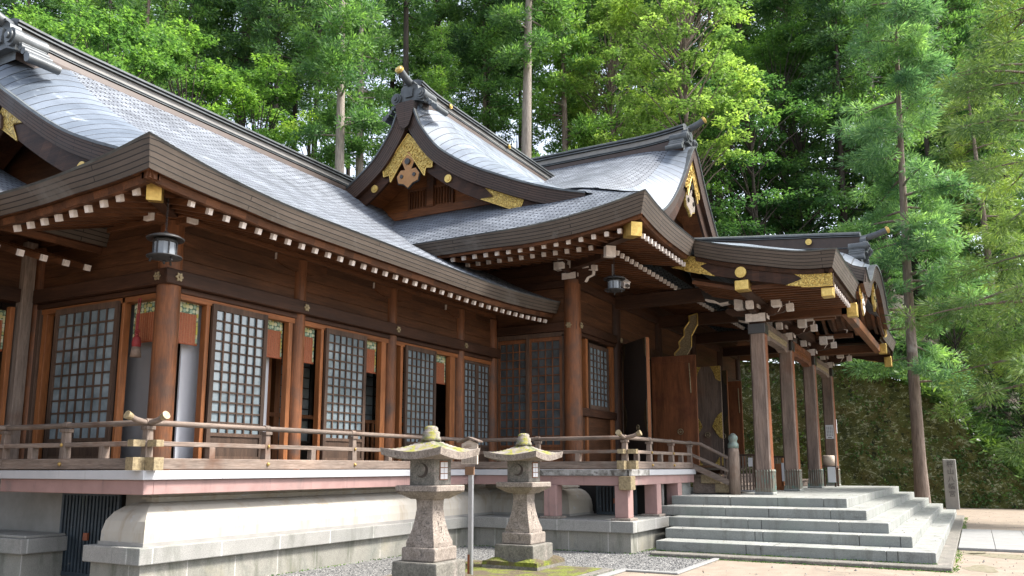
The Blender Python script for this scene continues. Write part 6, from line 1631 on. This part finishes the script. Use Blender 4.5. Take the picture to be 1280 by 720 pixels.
# undergrowth on the bank and along the wall top
r_ = np.random.RandomState(8); P = []; D_ = []
for i in range(1500):
    y = r_.uniform(-6, 24); x = (36.25+abs(r_.normal(0, .45))) if i % 3 == 0 else 36.3+abs(r_.normal(0, 3.6)); n = 26; c = np.array([x, y, hillz(max(x, 36.3), y)+.12])
    q = r_.normal(size=(n, 3))*np.array([.22, .22, .12]); P.append(c+q); dd = r_.normal(size=(n, 3)); dd[:, 2] = abs(dd[:, 2])*.7; D_.append(dd)
P = np.concatenate(P); D_ = np.concatenate(D_); V, F = leaf_quads(P, D_, .32, .22, r_)
o = bpy.data.objects.new('undergrowth', raw_mesh('undergrowth', V, F, 'lf_ground')); COL.objects.link(o); set_props(o, 'bamboo grass and ferns covering the bank', 'undergrowth', None, 'stuff')
P = []; D_ = []
for i in range(420):
    y = r_.uniform(-6, 22); h = wtop_h(y)*r_.rand(); n = 16; c = np.array([35.95+.1*h, y, h])
    P.append(c+r_.normal(size=(n, 3))*np.array([.06, .16, .14])); dd = r_.normal(size=(n, 3)); dd[:, 0] -= .8; D_.append(dd)
P = np.concatenate(P); D_ = np.concatenate(D_); V, F = leaf_quads(P, D_, .13, .6, r_)
o = bpy.data.objects.new('wall_creeper', raw_mesh('wall_creeper', V, F, 'lf_ground')); COL.objects.link(o); set_props(o, 'small creepers and ferns growing on the mossy wall', 'creeper', None, 'stuff')
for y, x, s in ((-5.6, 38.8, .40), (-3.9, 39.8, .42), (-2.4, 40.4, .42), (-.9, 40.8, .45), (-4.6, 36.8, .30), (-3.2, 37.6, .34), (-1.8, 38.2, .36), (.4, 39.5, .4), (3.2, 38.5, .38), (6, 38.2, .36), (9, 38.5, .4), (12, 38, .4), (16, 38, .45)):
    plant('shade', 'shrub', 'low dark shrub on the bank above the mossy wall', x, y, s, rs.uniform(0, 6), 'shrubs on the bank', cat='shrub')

# ================================================================== LITTER, MOSS FRINGES, STRAY STONES
r_ = np.random.RandomState(31)
def stuff(name, P, D_, size, asp, mat, label, cat, flat=0.0):
    V, F = leaf_quads(np.array(P), np.array(D_), size, asp, r_, flat)
    o = bpy.data.objects.new(name, raw_mesh(name, V, F, mat)); COL.objects.link(o); set_props(o, label, cat, None, 'stuff')
P = []; D_ = []
def fringe(x0, y0, x1, y1, z, n, sp_=.03):
    for k in range(n):
        q = r_.rand(); g_ = abs(math.sin(q*23+x0))*abs(math.sin(q*7+y0))
        if r_.rand() > .25+g_: continue
        P.append((x0+(x1-x0)*q+r_.normal(0, sp_), y0+(y1-y0)*q+r_.normal(0, sp_), z+.003)); d = r_.normal(size=3); d[2] = abs(d[2])+.3; D_.append(d)
fringe(13.86, .42, 13.86, 5.0, 0, 1500, .025); fringe(13.9, .38, 29, .38, 0, 1500, .03); fringe(14.22, .62, 14.22, 5.0, .064, 900, .012)
fringe(8.0, 4.72, 11.66, 4.72, 0, 700); fringe(11.66, 4.72, 11.66, 7.2, 0, 700); fringe(14.05, 5.38, 14.05, 8.7, 0, 600); fringe(14.0, 5.36, 17, 5.36, 0, 500); fringe(7, 8.74, 14.1, 8.74, 0, 700)
fringe(11.76, 3.84, 14.9, 3.84, 0, 300, .02)
stuff('moss_fringe', P, D_, .022, .8, 'lf_ground', 'moss and tiny weeds along the foot of the stonework', 'moss')
P = []; D_ = []
for k in range(1500):
    x, y = r_.uniform(11, 34), r_.uniform(-6, 4.4)
    if 13.9 < x < 29.2 and y > .42: continue
    P.append((x, y, .004)); a = r_.uniform(0, 6.28); D_.append((math.cos(a), math.sin(a), r_.uniform(0, .2)))
for k in range(260):
    j = r_.randint(0, 5); x, y, z = cr[j]; 
    if r_.rand() < .5: px_, py_ = r_.uniform(x+.02, x+.55), r_.uniform(y+.5, 4.9)
    else: px_, py_ = r_.uniform(x+.5, 28), r_.uniform(y+.02, y+.38)
    P.append((px_, py_, z+.003)); a = r_.uniform(0, 6.28); D_.append((math.cos(a), math.sin(a), .1))
stuff('leaf_litter', P, D_, .035, .35, 'lf_dry', 'dry needles and bits of leaf on the earth and steps', 'litter', .7)
g = MB(); rs = random.Random(77)
for i in range(900):
    x, y = rs.uniform(10.5, 30), rs.uniform(-5, 4.3)
    if 13.8 < x < 29.3 and y > .35: continue
    r = rs.uniform(.008, .02)*(2.0 if rs.random() < .04 else 1); a = rs.random()*6.28; c, s_ = math.cos(a)*r, math.sin(a)*r
    g.idx([(x+c, y+s_, .001), (x-s_, y+c, .001), (x-c, y-s_, .001), (x+s_, y-c, .001), (x, y, .002+r*.7)], [(0, 1, 4), (1, 2, 4), (2, 3, 4), (3, 0, 4)])
o = g.build('stray_stones', 'gravel'); set_props(o, 'stray small stones on the sandy earth', 'gravel', None, 'stuff')
g = MB()      # damp darker patches of moss and earth beside the path
for (cx_, cy_, ra, rb) in ((14.6, .05, .5, .22), (16.9, -.5, .45, .8), (17.3, .15, .3, .2)):
    pts = [(cx_+math.cos(q)*ra*(1+.25*math.sin(3*q+cx_)), cy_+math.sin(q)*rb*(1+.2*math.sin(5*q)), .003) for q in lin(0, 6.1, 26)]
    g.face(pts)
o = g.build('mossy_earth', 'moss_earth' if 'moss_earth' in MT else 'moss'); o['kind'] = 'structure'
